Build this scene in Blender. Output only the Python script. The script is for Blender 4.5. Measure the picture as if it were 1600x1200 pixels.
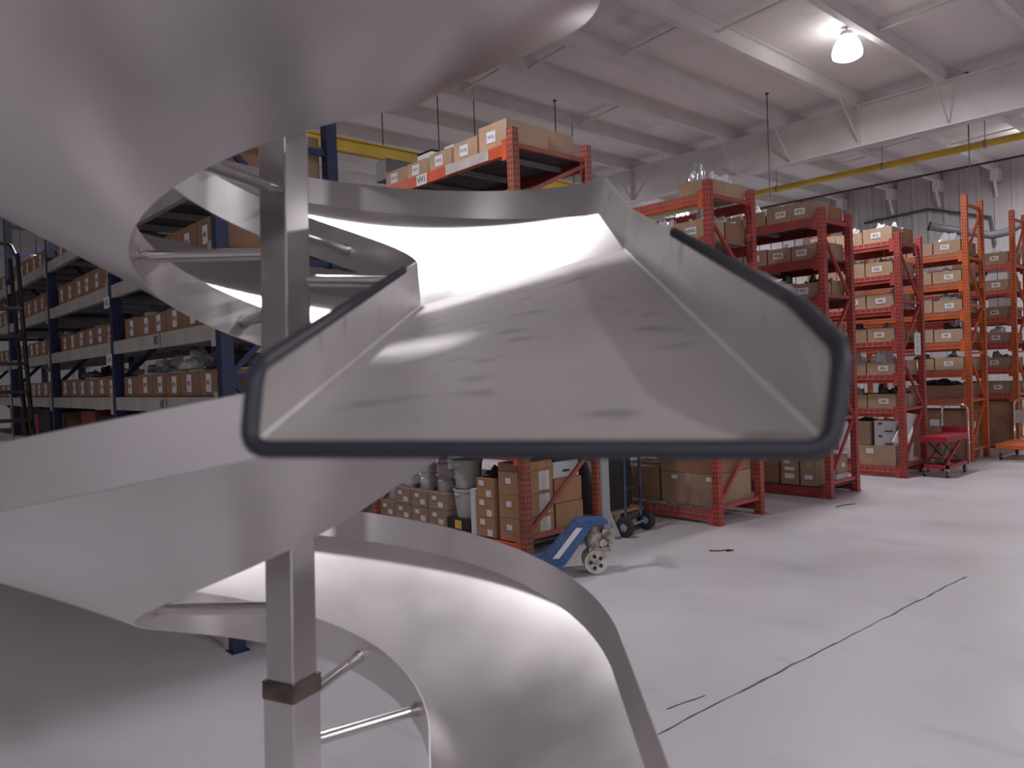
import bpy, math, random
from mathutils import Vector, Matrix, noise
random.seed(7)
PI = math.pi
R_ = math.radians
# ------------------------------------------------------------------ clear
for o in list(bpy.data.objects):
    bpy.data.objects.remove(o)
SC = bpy.context.scene
COL = SC.collection
# ------------------------------------------------------------------ camera
H = 1.6
PITCH, ROLL, YAW = R_(-.89), R_(-2.13), R_(42.07)
fw = Vector((math.sin(YAW) * math.cos(PITCH), math.cos(YAW) * math.cos(PITCH), math.sin(PITCH)))
rt0 = Vector((math.cos(YAW), -math.sin(YAW), 0))
up0 = rt0.cross(fw)
rt = rt0 * math.cos(ROLL) + up0 * math.sin(ROLL)
up = up0 * math.cos(ROLL) - rt0 * math.sin(ROLL)
cd = bpy.data.cameras.new('camera')
cam = bpy.data.objects.new('camera', cd)
COL.objects.link(cam)
mw = Matrix((rt, up, -fw)).transposed().to_4x4()
mw.translation = Vector((0, 0, H))
cam.matrix_world = mw
cd.sensor_width = 36
cd.lens = 36 * 1200 / 1600
cd.clip_start = .02
cd.clip_end = 200
cd.dof.use_dof = True
cd.dof.focus_distance = 9.0
cd.dof.aperture_fstop = 5.2
SC.camera = cam
# ------------------------------------------------------------------ view
SC.view_settings.view_transform = 'Standard'
SC.view_settings.look = 'None'
SC.view_settings.gamma = 1
SC.view_settings.use_curve_mapping = False
SC.view_settings.exposure = 0.12
# ------------------------------------------------------------------ world (dim, the hall is closed)
w = bpy.data.worlds.new('world'); SC.world = w
w.use_nodes = True
w.node_tree.nodes['Background'].inputs[0].default_value = (.5, .48, .52, 1)
w.node_tree.nodes['Background'].inputs[1].default_value = .3
# ------------------------------------------------------------------ lamps (high bays)
LAMP_POS = [(-4.3, 5.0), (2.85, 4.72), (9.85, 4.33), (17.0, 4.0),
            (-4.3, -4.5), (2.85, -4.5), (9.85, -4.5), (17.0, -4.5),
            (-4.3, -12.0), (2.85, -12.0), (9.85, -12.0),
            (-4.3, 11.9), (2.85, 11.9), (9.6, 11.9), (17.0, 11.9)]
LAMP_W = 108
LAMP_COL = (.985, .95, 1)

# ================================================================== helpers
def tag(o, label=None, cat=None, group=None, kind=None):
    if label: o['label'] = label
    if cat: o['category'] = cat
    if group: o['group'] = group
    if kind: o['kind'] = kind
    return o

def empty(name, loc=(0, 0, 0), rz=0, label=None, cat=None, group=None):
    o = bpy.data.objects.new(name, None)
    COL.objects.link(o)
    o.location = loc
    o.rotation_euler = (0, 0, rz)
    o.empty_display_size = .1
    return tag(o, label, cat, group)

class MB:
    def __init__(s): s.v = []; s.f = []; s.m = []; s.cm = 0
    def add(s, vs, fs):
        b = len(s.v); s.v += [tuple(x) for x in vs]
        s.f += [tuple(i + b for i in f) for f in fs]; s.m += [s.cm] * len(fs)
        return s
    def box(s, x0, x1, y0, y1, z0, z1):
        vs = [(x, y, z) for z in (z0, z1) for y in (y0, y1) for x in (x0, x1)]
        return s.add(vs, [(0, 2, 3, 1), (4, 5, 7, 6), (0, 1, 5, 4), (2, 6, 7, 3), (0, 4, 6, 2), (1, 3, 7, 5)])
    def bar(s, a, b, w_, h_=None, upv=(0, 0, 1)):
        a = Vector(a); b = Vector(b); h_ = h_ or w_
        d = (b - a).normalized(); u = Vector(upv)
        if abs(d.dot(u)) > .98: u = Vector((1, 0, 0))
        r = d.cross(u).normalized(); u = r.cross(d)
        vs = [p + r * sx * w_ / 2 + u * sy * h_ / 2 for p in (a, b) for sy in (-1, 1) for sx in (-1, 1)]
        return s.add(vs, [(0, 2, 3, 1), (4, 5, 7, 6), (0, 1, 5, 4), (2, 6, 7, 3), (0, 4, 6, 2), (1, 3, 7, 5)])
    def tube(s, pts, r, n=12, cap=True):
        pts = [Vector(p) for p in pts]; rings = []; prev = None
        rr = r if isinstance(r, (list, tuple)) else [r] * len(pts)
        for i, p in enumerate(pts):
            d = (pts[min(i + 1, len(pts) - 1)] - pts[max(i - 1, 0)]).normalized()
            u = prev if prev is not None else (Vector((0, 0, 1)) if abs(d.z) < .9 else Vector((1, 0, 0)))
            a = d.cross(u)
            if a.length < 1e-4: a = d.cross(Vector((0, 1, 0)))
            a.normalize(); u = a.cross(d).normalized(); prev = u
            rings.append([p + (a * math.cos(2 * PI * k / n) + u * math.sin(2 * PI * k / n)) * rr[i] for k in range(n)])
        vs = [v for g in rings for v in g]; fs = []
        for i in range(len(pts) - 1):
            for k in range(n):
                k2 = (k + 1) % n
                fs.append((i * n + k, i * n + k2, (i + 1) * n + k2, (i + 1) * n + k))
        if cap:
            fs.append(tuple(range(n))); fs.append(tuple(range((len(pts) - 1) * n, len(pts) * n))[::-1])
        return s.add(vs, fs)
    def lathe(s, prof, n=24, c=(0, 0, 0), axis='z'):
        vs = []
        for r, z in prof:
            for k in range(n):
                a = 2 * PI * k / n; x, y = r * math.cos(a), r * math.sin(a)
                if axis == 'z': q = (x, y, z)
                elif axis == 'x': q = (z, x, y)
                else: q = (x, z, y)
                vs.append((q[0] + c[0], q[1] + c[1], q[2] + c[2]))
        fs = []
        for i in range(len(prof) - 1):
            for k in range(n):
                k2 = (k + 1) % n
                fs.append((i * n + k, i * n + k2, (i + 1) * n + k2, (i + 1) * n + k))
        fs.append(tuple(range(n))); fs.append(tuple(range((len(prof) - 1) * n, len(prof) * n)))
        return s.add(vs, fs)
    def mesh(s, name, mats, smooth=False):
        me = bpy.data.meshes.new(name)
        me.from_pydata(s.v, [], s.f)
        if not isinstance(mats, (list, tuple)): mats = [mats]
        for m in mats: me.materials.append(m)
        for p, mi in zip(me.polygons, s.m):
            p.material_index = mi
        if smooth:
            me.polygons.foreach_set('use_smooth', [True] * len(me.polygons))
        me.update()
        return me
    def build(s, name, mats, parent=None, loc=(0, 0, 0), rz=0, smooth=False, label=None, bevel=0, autos=None):
        me = s.mesh(name, mats, smooth or autos is not None)
        return link(name, me, parent, loc, rz, label, bevel, autos)

def link(name, me, parent=None, loc=(0, 0, 0), rz=0, label=None, bevel=0, autos=None):
    o = bpy.data.objects.new(name, me)
    COL.objects.link(o)
    o.location = loc; o.rotation_euler = (0, 0, rz)
    if parent: o.parent = parent
    if label: o['label'] = label
    if bevel:
        b = o.modifiers.new('bevel', 'BEVEL'); b.width = bevel; b.segments = 2; b.limit_method = 'ANGLE'
    if autos is not None:
        me.set_sharp_from_angle(angle=R_(autos))
    return o

def struct(o):
    o['kind'] = 'structure'; return o

def fixn(o):
    import bmesh
    bm = bmesh.new(); bm.from_mesh(o.data)
    bmesh.ops.recalc_face_normals(bm, faces=bm.faces)
    bm.to_mesh(o.data); bm.free()
    return o

# ================================================================== materials
def mat(name, col, rough=.5, metal=0, **k):
    m = bpy.data.materials.new(name); m.use_nodes = True
    b = m.node_tree.nodes['Principled BSDF']
    b.inputs['Base Color'].default_value = (*col, 1)
    b.inputs['Roughness'].default_value = rough
    b.inputs['Metallic'].default_value = metal
    for kk, v in k.items():
        b.inputs[kk.replace('_', ' ')].default_value = v
    return m

def nodes(m): return m.node_tree.nodes, m.node_tree.links, m.node_tree.nodes['Principled BSDF']

def noisy(m, c1, c2, scale=5, detail=4, lo=.35, hi=.65, rough=None, bump=0, bscale=None, stretch=None, coord='Object'):
    N, L, B = nodes(m)
    tc = N.new('ShaderNodeTexCoord'); mp = N.new('ShaderNodeMapping')
    L.new(tc.outputs[coord], mp.inputs[0])
    if stretch: mp.inputs['Scale'].default_value = stretch
    t = N.new('ShaderNodeTexNoise'); t.inputs['Scale'].default_value = scale; t.inputs['Detail'].default_value = detail
    L.new(mp.outputs[0], t.inputs[0])
    r = N.new('ShaderNodeValToRGB')
    r.color_ramp.elements[0].position = lo; r.color_ramp.elements[0].color = (*c1, 1)
    r.color_ramp.elements[1].position = hi; r.color_ramp.elements[1].color = (*c2, 1)
    L.new(t.outputs[0], r.inputs[0]); L.new(r.outputs[0], B.inputs['Base Color'])
    if rough:
        mr = N.new('ShaderNodeMapRange'); mr.inputs[3].default_value = rough[0]; mr.inputs[4].default_value = rough[1]
        mr.inputs[1].default_value = .3; mr.inputs[2].default_value = .7
        L.new(t.outputs[0], mr.inputs[0]); L.new(mr.outputs[0], B.inputs['Roughness'])
    if bump:
        t2 = N.new('ShaderNodeTexNoise'); t2.inputs['Scale'].default_value = bscale or scale * 3
        L.new(mp.outputs[0], t2.inputs[0])
        bp = N.new('ShaderNodeBump'); bp.inputs['Strength'].default_value = bump; bp.inputs['Distance'].default_value = .01
        L.new(t2.outputs[0], bp.inputs['Height']); L.new(bp.outputs[0], B.inputs['Normal'])
    return m

M = {}
def steel(name, base, r0, r1, scale=3, smudge=0):
    m = mat(name, base, .35, .93 if 'tray' not in name else .6)
    N, L, B = nodes(m)
    tc = N.new('ShaderNodeTexCoord')
    t = N.new('ShaderNodeTexNoise'); t.inputs['Scale'].default_value = scale; t.inputs['Detail'].default_value = 5
    L.new(tc.outputs['Object'], t.inputs[0])
    mr = N.new('ShaderNodeMapRange'); mr.inputs[1].default_value = .3; mr.inputs[2].default_value = .7
    mr.inputs[3].default_value = r0; mr.inputs[4].default_value = r1
    L.new(t.outputs[0], mr.inputs[0]); L.new(mr.outputs[0], B.inputs['Roughness'])
    r = N.new('ShaderNodeValToRGB')
    r.color_ramp.elements[0].position = .3; r.color_ramp.elements[0].color = (*[c * .82 for c in base], 1)
    r.color_ramp.elements[1].position = .7; r.color_ramp.elements[1].color = (*base, 1)
    L.new(t.outputs[0], r.inputs[0])
    out = r.outputs[0]
    if smudge:
        mp = N.new('ShaderNodeMapping'); mp.inputs['Scale'].default_value = (1, 1, 1)
        mp.inputs['Rotation'].default_value = (0, 0, YAW); mp.vector_type = 'POINT'
        L.new(tc.outputs['Object'], mp.inputs[0])
        mp2 = N.new('ShaderNodeMapping'); mp2.inputs['Scale'].default_value = (8, 14, 8)
        L.new(mp.outputs[0], mp2.inputs[0])
        t2 = N.new('ShaderNodeTexNoise'); t2.inputs['Scale'].default_value = 1.6; t2.inputs['Detail'].default_value = 2.5
        L.new(mp2.outputs[0], t2.inputs[0])
        r2 = N.new('ShaderNodeValToRGB')
        r2.color_ramp.elements[0].position = .60; r2.color_ramp.elements[0].color = (1, 1, 1, 1)
        r2.color_ramp.elements[1].position = .74; r2.color_ramp.elements[1].color = (1 - smudge,) * 3 + (1,)
        L.new(t2.outputs[0], r2.inputs[0])
        mx = N.new('ShaderNodeMix'); mx.data_type = 'RGBA'; mx.blend_type = 'MULTIPLY'; mx.inputs[0].default_value = 1
        L.new(out, mx.inputs[6]); L.new(r2.outputs[0], mx.inputs[7]); out = mx.outputs[2]
    L.new(out, B.inputs['Base Color'])
    t3 = N.new('ShaderNodeTexNoise'); t3.inputs['Scale'].default_value = 2.2; t3.inputs['Detail'].default_value = 1
    L.new(tc.outputs['Object'], t3.inputs[0])
    bp = N.new('ShaderNodeBump'); bp.inputs['Strength'].default_value = .10; bp.inputs['Distance'].default_value = .02
    L.new(t3.outputs[0], bp.inputs['Height']); L.new(bp.outputs[0], B.inputs['Normal'])
    return m

M['steel'] = steel('brushed_stainless', (.78, .75, .755), .30, .42)
M['steel_tray'] = steel('stainless_tray', (.72, .69, .67), .46, .56, smudge=.42)
M['steel_tube'] = steel('polished_stainless', (.62, .59, .585), .16, .26)
M['weldbright'] = mat('bright_weld', (.85, .84, .83), .38, .35)
M['rubber'] = mat('navy_rubber', (.028, .03, .045), .45)

def holes(m, c_dark=(.02, .015, .015), pitch=.05):
    N, L, B = nodes(m)
    tc = N.new('ShaderNodeTexCoord'); sp = N.new('ShaderNodeSeparateXYZ')
    L.new(tc.outputs['Object'], sp.inputs[0])
    def mth(op, a, b=None):
        n = N.new('ShaderNodeMath'); n.operation = op
        for i, q in enumerate((a, b)):
            if q is None: continue
            if isinstance(q, (int, float)): n.inputs[i].default_value = q
            else: L.new(q, n.inputs[i])
        return n.outputs[0]
    zf = mth('FRACT', mth('DIVIDE', sp.outputs[2], pitch))
    zin = mth('LESS_THAN', mth('ABSOLUTE', mth('SUBTRACT', zf, .5)), .22)
    ax = mth('LESS_THAN', mth('MINIMUM', mth('ABSOLUTE', mth('SUBTRACT', mth('ABSOLUTE', sp.outputs[0]), .016)),
                              mth('ABSOLUTE', mth('SUBTRACT', mth('ABSOLUTE', sp.outputs[1]), .016))), .0055)
    k = mth('MULTIPLY', zin, ax)
    old = B.inputs['Base Color'].links[0].from_socket if B.inputs['Base Color'].links else None
    mx = N.new('ShaderNodeMix'); mx.data_type = 'RGBA'
    L.new(k, mx.inputs[0])
    if old: L.new(old, mx.inputs[6])
    else: mx.inputs[6].default_value = B.inputs['Base Color'].default_value
    mx.inputs[7].default_value = (*c_dark, 1)
    L.new(mx.outputs[2], B.inputs['Base Color'])
    return m

PAINT = dict(red=((.36, .06, .05), (.46, .085, .065)), darkred=((.25, .036, .04), (.34, .052, .052)),
             orange=((.52, .105, .025), (.62, .14, .035)), blue=((.009, .02, .07), (.014, .03, .10)),
             cream=((.42, .385, .36), (.52, .48, .44)), redorange=((.55, .085, .035), (.66, .12, .05)),
             rust=((.30, .085, .06), (.40, .11, .07)))
for k_, (a, b) in PAINT.items():
    M[k_] = noisy(mat('paint_' + k_, b, .45), a, b, 6, 4)
    M[k_ + '_holes'] = holes(noisy(mat('perforated_' + k_, b, .45), a, b, 6, 4))
M['card'] = noisy(mat('cardboard', (.4, .25, .15), .8), (.31, .21, .14), (.40, .28, .19), 3, 3)
M['card2'] = noisy(mat('cardboard_pale', (.5, .33, .2), .8), (.40, .275, .18), (.50, .35, .235), 3, 3)
M['card3'] = noisy(mat('cardboard_warm', (.4, .2, .1), .8), (.27, .145, .085), (.36, .20, .12), 3, 3)
M['paper'] = mat('white_paper', (.72, .71, .72), .7)
M['ink'] = mat('black_ink', (.02, .02, .03), .6)
M['blueink'] = mat('blue_ink', (.04, .07, .3), .6)
M['dark'] = mat('dark_void', (.02, .02, .024), .6)
M['deck'] = noisy(mat('dark_deck', (.06, .05, .05), .6), (.05, .045, .045), (.09, .08, .08), 8, 3)
M['zinc'] = mat('zinc_wire', (.45, .44, .45), .4, .7)
M['redwire'] = mat('pale_red_wire', (.62, .26, .22), .45)
M['chrome'] = mat('chrome', (.75, .75, .77), .12, 1)
M['grey'] = mat('grey_paint', (.30, .31, .32), .45)
M['darkgrey'] = mat('dark_grey_paint', (.12, .12, .13), .5)
M['orangecard'] = noisy(mat('orange_cardboard', (.4, .22, .11), .8), (.37, .205, .11), (.46, .265, .145), 3, 3)
M['black'] = mat('black_plastic', (.015, .015, .018), .35)
M['tyre'] = mat('tyre_rubber', (.03, .03, .033), .75)
M['white'] = mat('white_board', (.68, .67, .68), .6)
M['jackblue'] = noisy(mat('jack_blue', (.03, .1, .32), .4), (.03, .085, .22), (.05, .13, .30), 14, 4)
M['navy'] = mat('navy_paint', (.02, .03, .075), .4)
M['greasy'] = noisy(mat('greasy_metal', (.35, .31, .27), .5, .3), (.16, .14, .12), (.58, .53, .47), 18, 4)
M['wheel'] = noisy(mat('worn_wheel', (.5, .46, .4), .6), (.42, .38, .34), (.72, .68, .62), 14, 4)
M['cartred'] = mat('cart_red', (.36, .02, .04), .4)
M['pail'] = mat('pail_plastic', (.50, .47, .45), .45)
M['green'] = mat('green_plastic', (.02, .28, .2), .3)
M['yellow'] = noisy(mat('yellow_paint', (.6, .4, .04), .45), (.66, .46, .06), (.82, .60, .08), 2, 3)
M['darkpipe'] = mat('dark_pipe', (.06, .065, .08), .5)
M['foil'] = mat('foil_bag', (.7, .7, .72), .22, .8)

def bagmat(name, col, alpha=.65, rough=.18):
    m = bpy.data.materials.new(name); m.use_nodes = True
    N, L = m.node_tree.nodes, m.node_tree.links
    B = N['Principled BSDF']; B.inputs['Base Color'].default_value = (*col, 1); B.inputs['Roughness'].default_value = rough
    T = N.new('ShaderNodeBsdfTransparent'); X = N.new('ShaderNodeMixShader'); X.inputs[0].default_value = alpha
    L.new(T.outputs[0], X.inputs[1]); L.new(B.outputs[0], X.inputs[2])
    L.new(X.outputs[0], N['Material Output'].inputs[0])
    return m
M['bag'] = bagmat('clear_bag', (.75, .75, .78), .75)
M['greybag'] = bagmat('grey_bag', (.28, .27, .28), .9, .3)
M['darkbag'] = bagmat('dark_bag', (.05, .05, .055), .97, .3)
M['jar'] = bagmat('clear_jar', (.62, .62, .66), .55, .12)

# floor
m = mat('concrete_floor', (.5, .48, .5), .4)
N, L, B = nodes(m)
tc = N.new('ShaderNodeTexCoord')
def nz(scale, det, stretch=None, rot=0):
    mp = N.new('ShaderNodeMapping'); L.new(tc.outputs['Object'], mp.inputs[0])
    if stretch: mp.inputs['Scale'].default_value = stretch
    mp.inputs['Rotation'].default_value = (0, 0, rot)
    t = N.new('ShaderNodeTexNoise'); t.inputs['Scale'].default_value = scale; t.inputs['Detail'].default_value = det
    L.new(mp.outputs[0], t.inputs[0]); return t.outputs[0]
def ramp(src, a, ca, b, cb):
    r = N.new('ShaderNodeValToRGB'); e = r.color_ramp.elements
    e[0].position = a; e[0].color = (*ca, 1); e[1].position = b; e[1].color = (*cb, 1)
    L.new(src, r.inputs[0]); return r.outputs[0]
def mul(a, b):
    x = N.new('ShaderNodeMix'); x.data_type = 'RGBA'; x.blend_type = 'MULTIPLY'; x.inputs[0].default_value = 1
    L.new(a, x.inputs[6]); L.new(b, x.inputs[7]); return x.outputs[2]
c = ramp(nz(.5, 4), .35, (.53, .515, .54), .65, (.60, .585, .61))
c = mul(c, ramp(nz(1.7, 5, (1, .45, 1), .5), .60, (1, 1, 1), .78, (.84, .83, .85)))
c = mul(c, ramp(nz(6, 3, (1, .12, 1), -.4), .66, (1, 1, 1), .76, (.86, .85, .86)))
c = mul(c, ramp(nz(3.1, 2), .70, (1, 1, 1), .8, (.93, .84, .84)))
L.new(c, B.inputs['Base Color'])
mr = N.new('ShaderNodeMapRange'); mr.inputs[1].default_value = .3; mr.inputs[2].default_value = .7
mr.inputs[3].default_value = .34; mr.inputs[4].default_value = .5
L.new(nz(1.2, 4), mr.inputs[0]); L.new(mr.outputs[0], B.inputs['Roughness'])
M['floor'] = m
# ceiling: white-faced insulation with a few grey blotches
m = mat('ceiling_insulation', (.5, .47, .46), .7)
N, L, B = nodes(m); tc = N.new('ShaderNodeTexCoord')
c = ramp(nz(.6, 3), .3, (.72, .69, .675), .7, (.80, .77, .755))
c = mul(c, ramp(nz(.8, 6), .64, (1, 1, 1), .74, (.72, .74, .72)))
L.new(c, B.inputs['Base Color'])
bp = N.new('ShaderNodeBump'); bp.inputs['Strength'].default_value = .4; bp.inputs['Distance'].default_value = .05
L.new(nz(1.2, 2), bp.inputs['Height']); L.new(bp.outputs[0], B.inputs['Normal'])
M['ceiling'] = m
M['purlin'] = noisy(mat('purlin_paint', (.48, .45, .44), .55), (.66, .635, .62), (.74, .71, .695), 2, 3)
M['wallpaint'] = noisy(mat('wall_metal', (.36, .33, .34), .5), (.44, .42, .43), (.52, .495, .505), 1, 3)

# ================================================================== room
X0, X1, Y0, Y1, ZC = -8.0, 19.4, -15.0, 22.0, 5.82
mb = MB(); mb.box(X0 - .2, X1 + .2, Y0 - .2, Y1 + .2, -.2, 0)
struct(mb.build('floor', M['floor']))
mb = MB(); mb.box(X0 - .2, X1 + .2, Y0 - .2, Y1 + .2, ZC, ZC + .2)
struct(mb.build('ceiling', M['ceiling']))
def ribwall(name, a, b, n):
    # corrugated wall from a to b; n points into the room
    a = Vector(a); b = Vector(b); n = Vector(n); d = (b - a); Ln = d.length; d.normalize()
    pts = []; t = 0
    while t < Ln:
        for dt, off in ((0, 0), (.24, 0), (.26, .035), (.32, .035), (.34, 0)):
            pts.append(a + d * min(t + dt, Ln) + n * off)
        t += .34
    mb = MB()
    vs = []; k = len(pts)
    for p in pts: vs.append((p.x, p.y, 0)); vs.append((p.x, p.y, ZC))
    fs = [(2 * i, 2 * i + 2, 2 * i + 3, 2 * i + 1) for i in range(k - 1)]
    mb.add(vs, fs)
    o = mb.build(name, M['wallpaint']); s_ = o.modifiers.new('s', 'SOLIDIFY'); s_.thickness = .01
    return struct(o)
ribwall('wall_right', (X1, Y0, 0), (X1, Y1, 0), (-1, 0, 0))
ribwall('wall_left', (X0, Y0, 0), (X0, Y1, 0), (1, 0, 0))
ribwall('wall_far', (X0, Y1, 0), (X1, Y1, 0), (0, -1, 0))
ribwall('wall_back', (X0, Y0, 0), (X1, Y0, 0), (0, 1, 0))

# purlins (bottom flange at 5.6), one thing each
PY = [-13.6, -12.4, -11.2, -10, -8.7, -7.4, -6.2, -5, -3.7, -2.45, -1.2, .1, 1.4, 2.68, 4.01, 5.3, 6.47, 7.5, 8.7, 9.9, 11.2, 12.5, 13.8, 15.1, 16.4, 17.7]
for i, y in enumerate(PY):
    mb = MB()
    mb.box(X0, X1, y - .006, y + .006, 5.62, ZC)
    mb.box(X0, X1, y - .006, y + .085, 5.608, 5.622)
    mb.box(X0, X1, y - .07, y + .006, ZC - .012, ZC)
    struct(mb.build('trim_%d' % (i + 1), M['purlin']))
k0 = len(PY) + 1
# main girder
GX = 12.45
mb = MB()
mb.box(GX - .008, GX + .008, Y0, Y1, 4.97, 5.61)
mb.box(GX - .11, GX + .11, Y0, Y1, 4.955, 4.975)
mb.box(GX - .11, GX + .11, Y0, Y1, 5.6, 5.62)
for y in (5.3, 9.9, .1, 14): mb.box(GX - .1, GX + .1, y - .006, y + .006, 4.97, 5.61)
struct(mb.build('trim_%d' % k0, M['purlin'])); k0 += 1
# fly braces from girder foot to purlins
for y in PY[13:21]:
    mb = MB(); mb.bar((GX - .02, y, 4.99), (GX - .72, y, 5.63), .045, .008, (0, 1, 0)); mb.bar((GX + .02, y, 4.99), (GX + .72, y, 5.63), .045, .008, (0, 1, 0))
    struct(mb.build('trim_%d' % k0, M['purlin'])); k0 += 1
# bridging straps under the insulation
for (x, ya, yb) in ((6.6, 2.68, 4.01), (8.3, 4.01, 5.3), (7.9, 5.3, 6.47), (7.2, 6.47, 7.5), (9.9, 2.68, 4.01), (7.0, 7.5, 8.7), (9.5, 7.5, 8.7), (15.5, 5.3, 6.47), (16.0, 6.47, 7.5), (16.4, 4.01, 5.3), (14.9, 2.68, 4.01)):
    mb = MB(); mb.bar((x, ya, 5.72), (x + .1, yb, 5.70), .05, .02)
    struct(mb.build('trim_%d' % k0, M['purlin'])); k0 += 1
# purlin seats on the right wall
for y in PY[13:20]:
    mb = MB(); mb.box(X1 - .32, X1 - .03, y - .08, y + .08, 5.38, 5.62)
    mb.bar((X1 - .3, y, 5.4), (X1 - .05, y + .02, 5.05), .05, .05)
    struct(mb.build('trim_%d' % k0, M['purlin'])); k0 += 1
# floor joints / cracks
def strip(name, pts, w0, m_, z=.0012):
    mb = MB(); vs = []; fs = []
    P = [Vector((*p, 0)) for p in pts]; n = 60; seg = []
    for i in range(len(P) - 1):
        for k in range(n): seg.append(P[i].lerp(P[i + 1], k / n))
    seg.append(P[-1]); d = (P[-1] - P[0]).normalized(); r = Vector((-d.y, d.x, 0))
    for i, p in enumerate(seg):
        j = noise.noise(p * 6) * .012; ww = w0 * (.5 + abs(noise.noise(p * 9 + Vector((5, 0, 0)))) * 1.6)
        if i in (0, len(seg) - 1): ww = .001
        for s_ in (-1, 1):
            q = p + r * (j + s_ * ww / 2); vs.append((q.x, q.y, z))
    for i in range(len(seg) - 1): fs.append((2 * i, 2 * i + 2, 2 * i + 3, 2 * i + 1))
    mb.add(vs, fs); return struct(mb.build(name, m_))
M['crack'] = mat('crack_dark', (.10, .095, .10), .9)
strip('trim_%d' % k0, [(2.6, 2.08), (6.12, 1.94)], .011, M['crack']); k0 += 1
strip('trim_%d' % k0, [(2.88, 2.2), (3.13, 2.155)], .014, M['crack']); k0 += 1

# ================================================================== high bay lamps
def lamp(x, y, z, label, group=None):
    e = empty('high_bay_lamp', (x, y, z), 0, label, 'ceiling lamp', group)
    mb = MB(); mb.lathe([(.02, .30), (.07, .29), (.08, .24), (.05, .235), (0, .235)], 24)
    mb.build('lamp_housing', M['grey'], e, autos=40)
    mb = MB(); mb.tube([(0, 0, .295), (0, 0, ZC - z - .01)], .008, 6)
    mb.build('hanging_rod', M['darkpipe'], e)
    mb = MB(); mb.lathe([(0, .232), (.06, .232), (.11, .20), (.16, .12), (.185, .03), (.175, -.03), (.12, -.06), (0, -.07)], 28)
    mb.build('glowing_lens', M['lens'], e, autos=50)
    ld = bpy.data.lights.new('lamp_light', 'AREA'); ld.shape = 'DISK'; ld.size = .34; ld.energy = LAMP_W * (1.15 if y < -9 else (1.35 if x < 3 else .35) if y < 0 else .15 if x < 0 else .72 if x < 3 else 1); ld.color = LAMP_COL
    lo = bpy.data.objects.new('lamp_light', ld); COL.objects.link(lo); lo.parent = e; lo.location = (0, 0, -.075)
    return e
m = bpy.data.materials.new('lamp_lens'); m.use_nodes = True
m.node_tree.nodes['Principled BSDF'].inputs['Emission Color'].default_value = (1, .98, .97, 1)
m.node_tree.nodes['Principled BSDF'].inputs['Emission Strength'].default_value = 9
M['lens'] = m
LZ = 5.47
for i, (x, y) in enumerate(LAMP_POS):
    if (x, y) == (9.85, 4.33):
        lamp(x, y, LZ, 'bright round high bay lamp glowing under the white ceiling')
    else:
        lamp(x, y, LZ, 'round high bay lamp hanging elsewhere in the hall, out of the photo', 'high bay lamps out of the photo')

# ================================================================== pipes in the roof space
e = empty('yellow_gas_pipe', (14.0, 3, 4.97), 0, 'long yellow pipe running under the ceiling above the tall orange racks', 'pipe')
mb = MB(); mb.tube([(0, y, 0) for y in (-8, 0, 5, 10)], .058, 14); mb.build('pipe_run', M['yellow'], e, smooth=True)
for y in (-2.2, 1.0, 2.6, 4.6): 
    mb = MB(); mb.tube([(0, y, .05), (0, y, ZC - 4.97)], .007, 6); mb.lathe([(.066, -.02), (.066, .02)], 14, (0, y, 0), 'y'); mb.build('pipe_hanger', M['grey'], e)
mb = MB(); mb.tube([(14.9, y, 4.86) for y in (-4, 3, 13)], .02, 8)
tag(mb.build('sprinkler_pipe', M['darkpipe'], smooth=True), 'thin dark pipe running just below the long yellow pipe', 'pipe')
e = empty('yellow_crane_rail', (7, 8.7, 4.55), 0, 'yellow overhead crane rail seen behind the boxes on the orange rack', 'crane rail')
mb = MB(); mb.box(-4.2, 3.4, -.05, .05, .10, .115); mb.box(-4.2, 3.4, -.05, .05, -.06, -.045); mb.box(-4.2, 3.4, -.008, .008, -.05, .11)
mb.build('rail_beam', M['yellow'], e)
for x in (-2.6, -1.3, .3, 2.4):
    mb = MB(); mb.tube([(x, 0, .11), (x, 0, ZC - 4.55)], .008, 6); mb.build('hanging_rod', M['darkpipe'], e)
mb = MB(); mb.box(-1.2, 0, -.12, .12, -.13, .13)
o = mb.build('hoist_beam', M['darkgrey'], None, (6.4, 8.0, 4.12), bevel=.01); tag(o, 'dark grey hoist beam under the yellow crane rail', 'hoist')
mb = MB(); mb.tube([(.0, 0, .13), (0, 0, 1.6)], .008, 6); mb.build('hanging_rod', M['darkpipe'], o, (-.3, 0, 0))
# pendant rods
for i, (x, y, z0_, lab) in enumerate(((8.7, 8.4, 4.6, 'thin dark drop rod hanging from the ceiling above the box on the orange rack end'),
                           (11.2, 6.2, 4.2, 'thin dark drop rod hanging from the ceiling above the red rack with the white bags'),
                           (12.9, 3.9, 4.35, 'long thin drop rod hanging in front of the girder near the yellow pipe'))):
    mb = MB(); mb.tube([(0, 0, z0_ - ZC), (0, 0, -.01)], .009, 6); mb.lathe([(.03, -.02), (.03, 0)], 8)
    tag(mb.build('drop_rod', M['darkpipe'], None, (x, y, ZC)), lab, 'drop rod')
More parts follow.
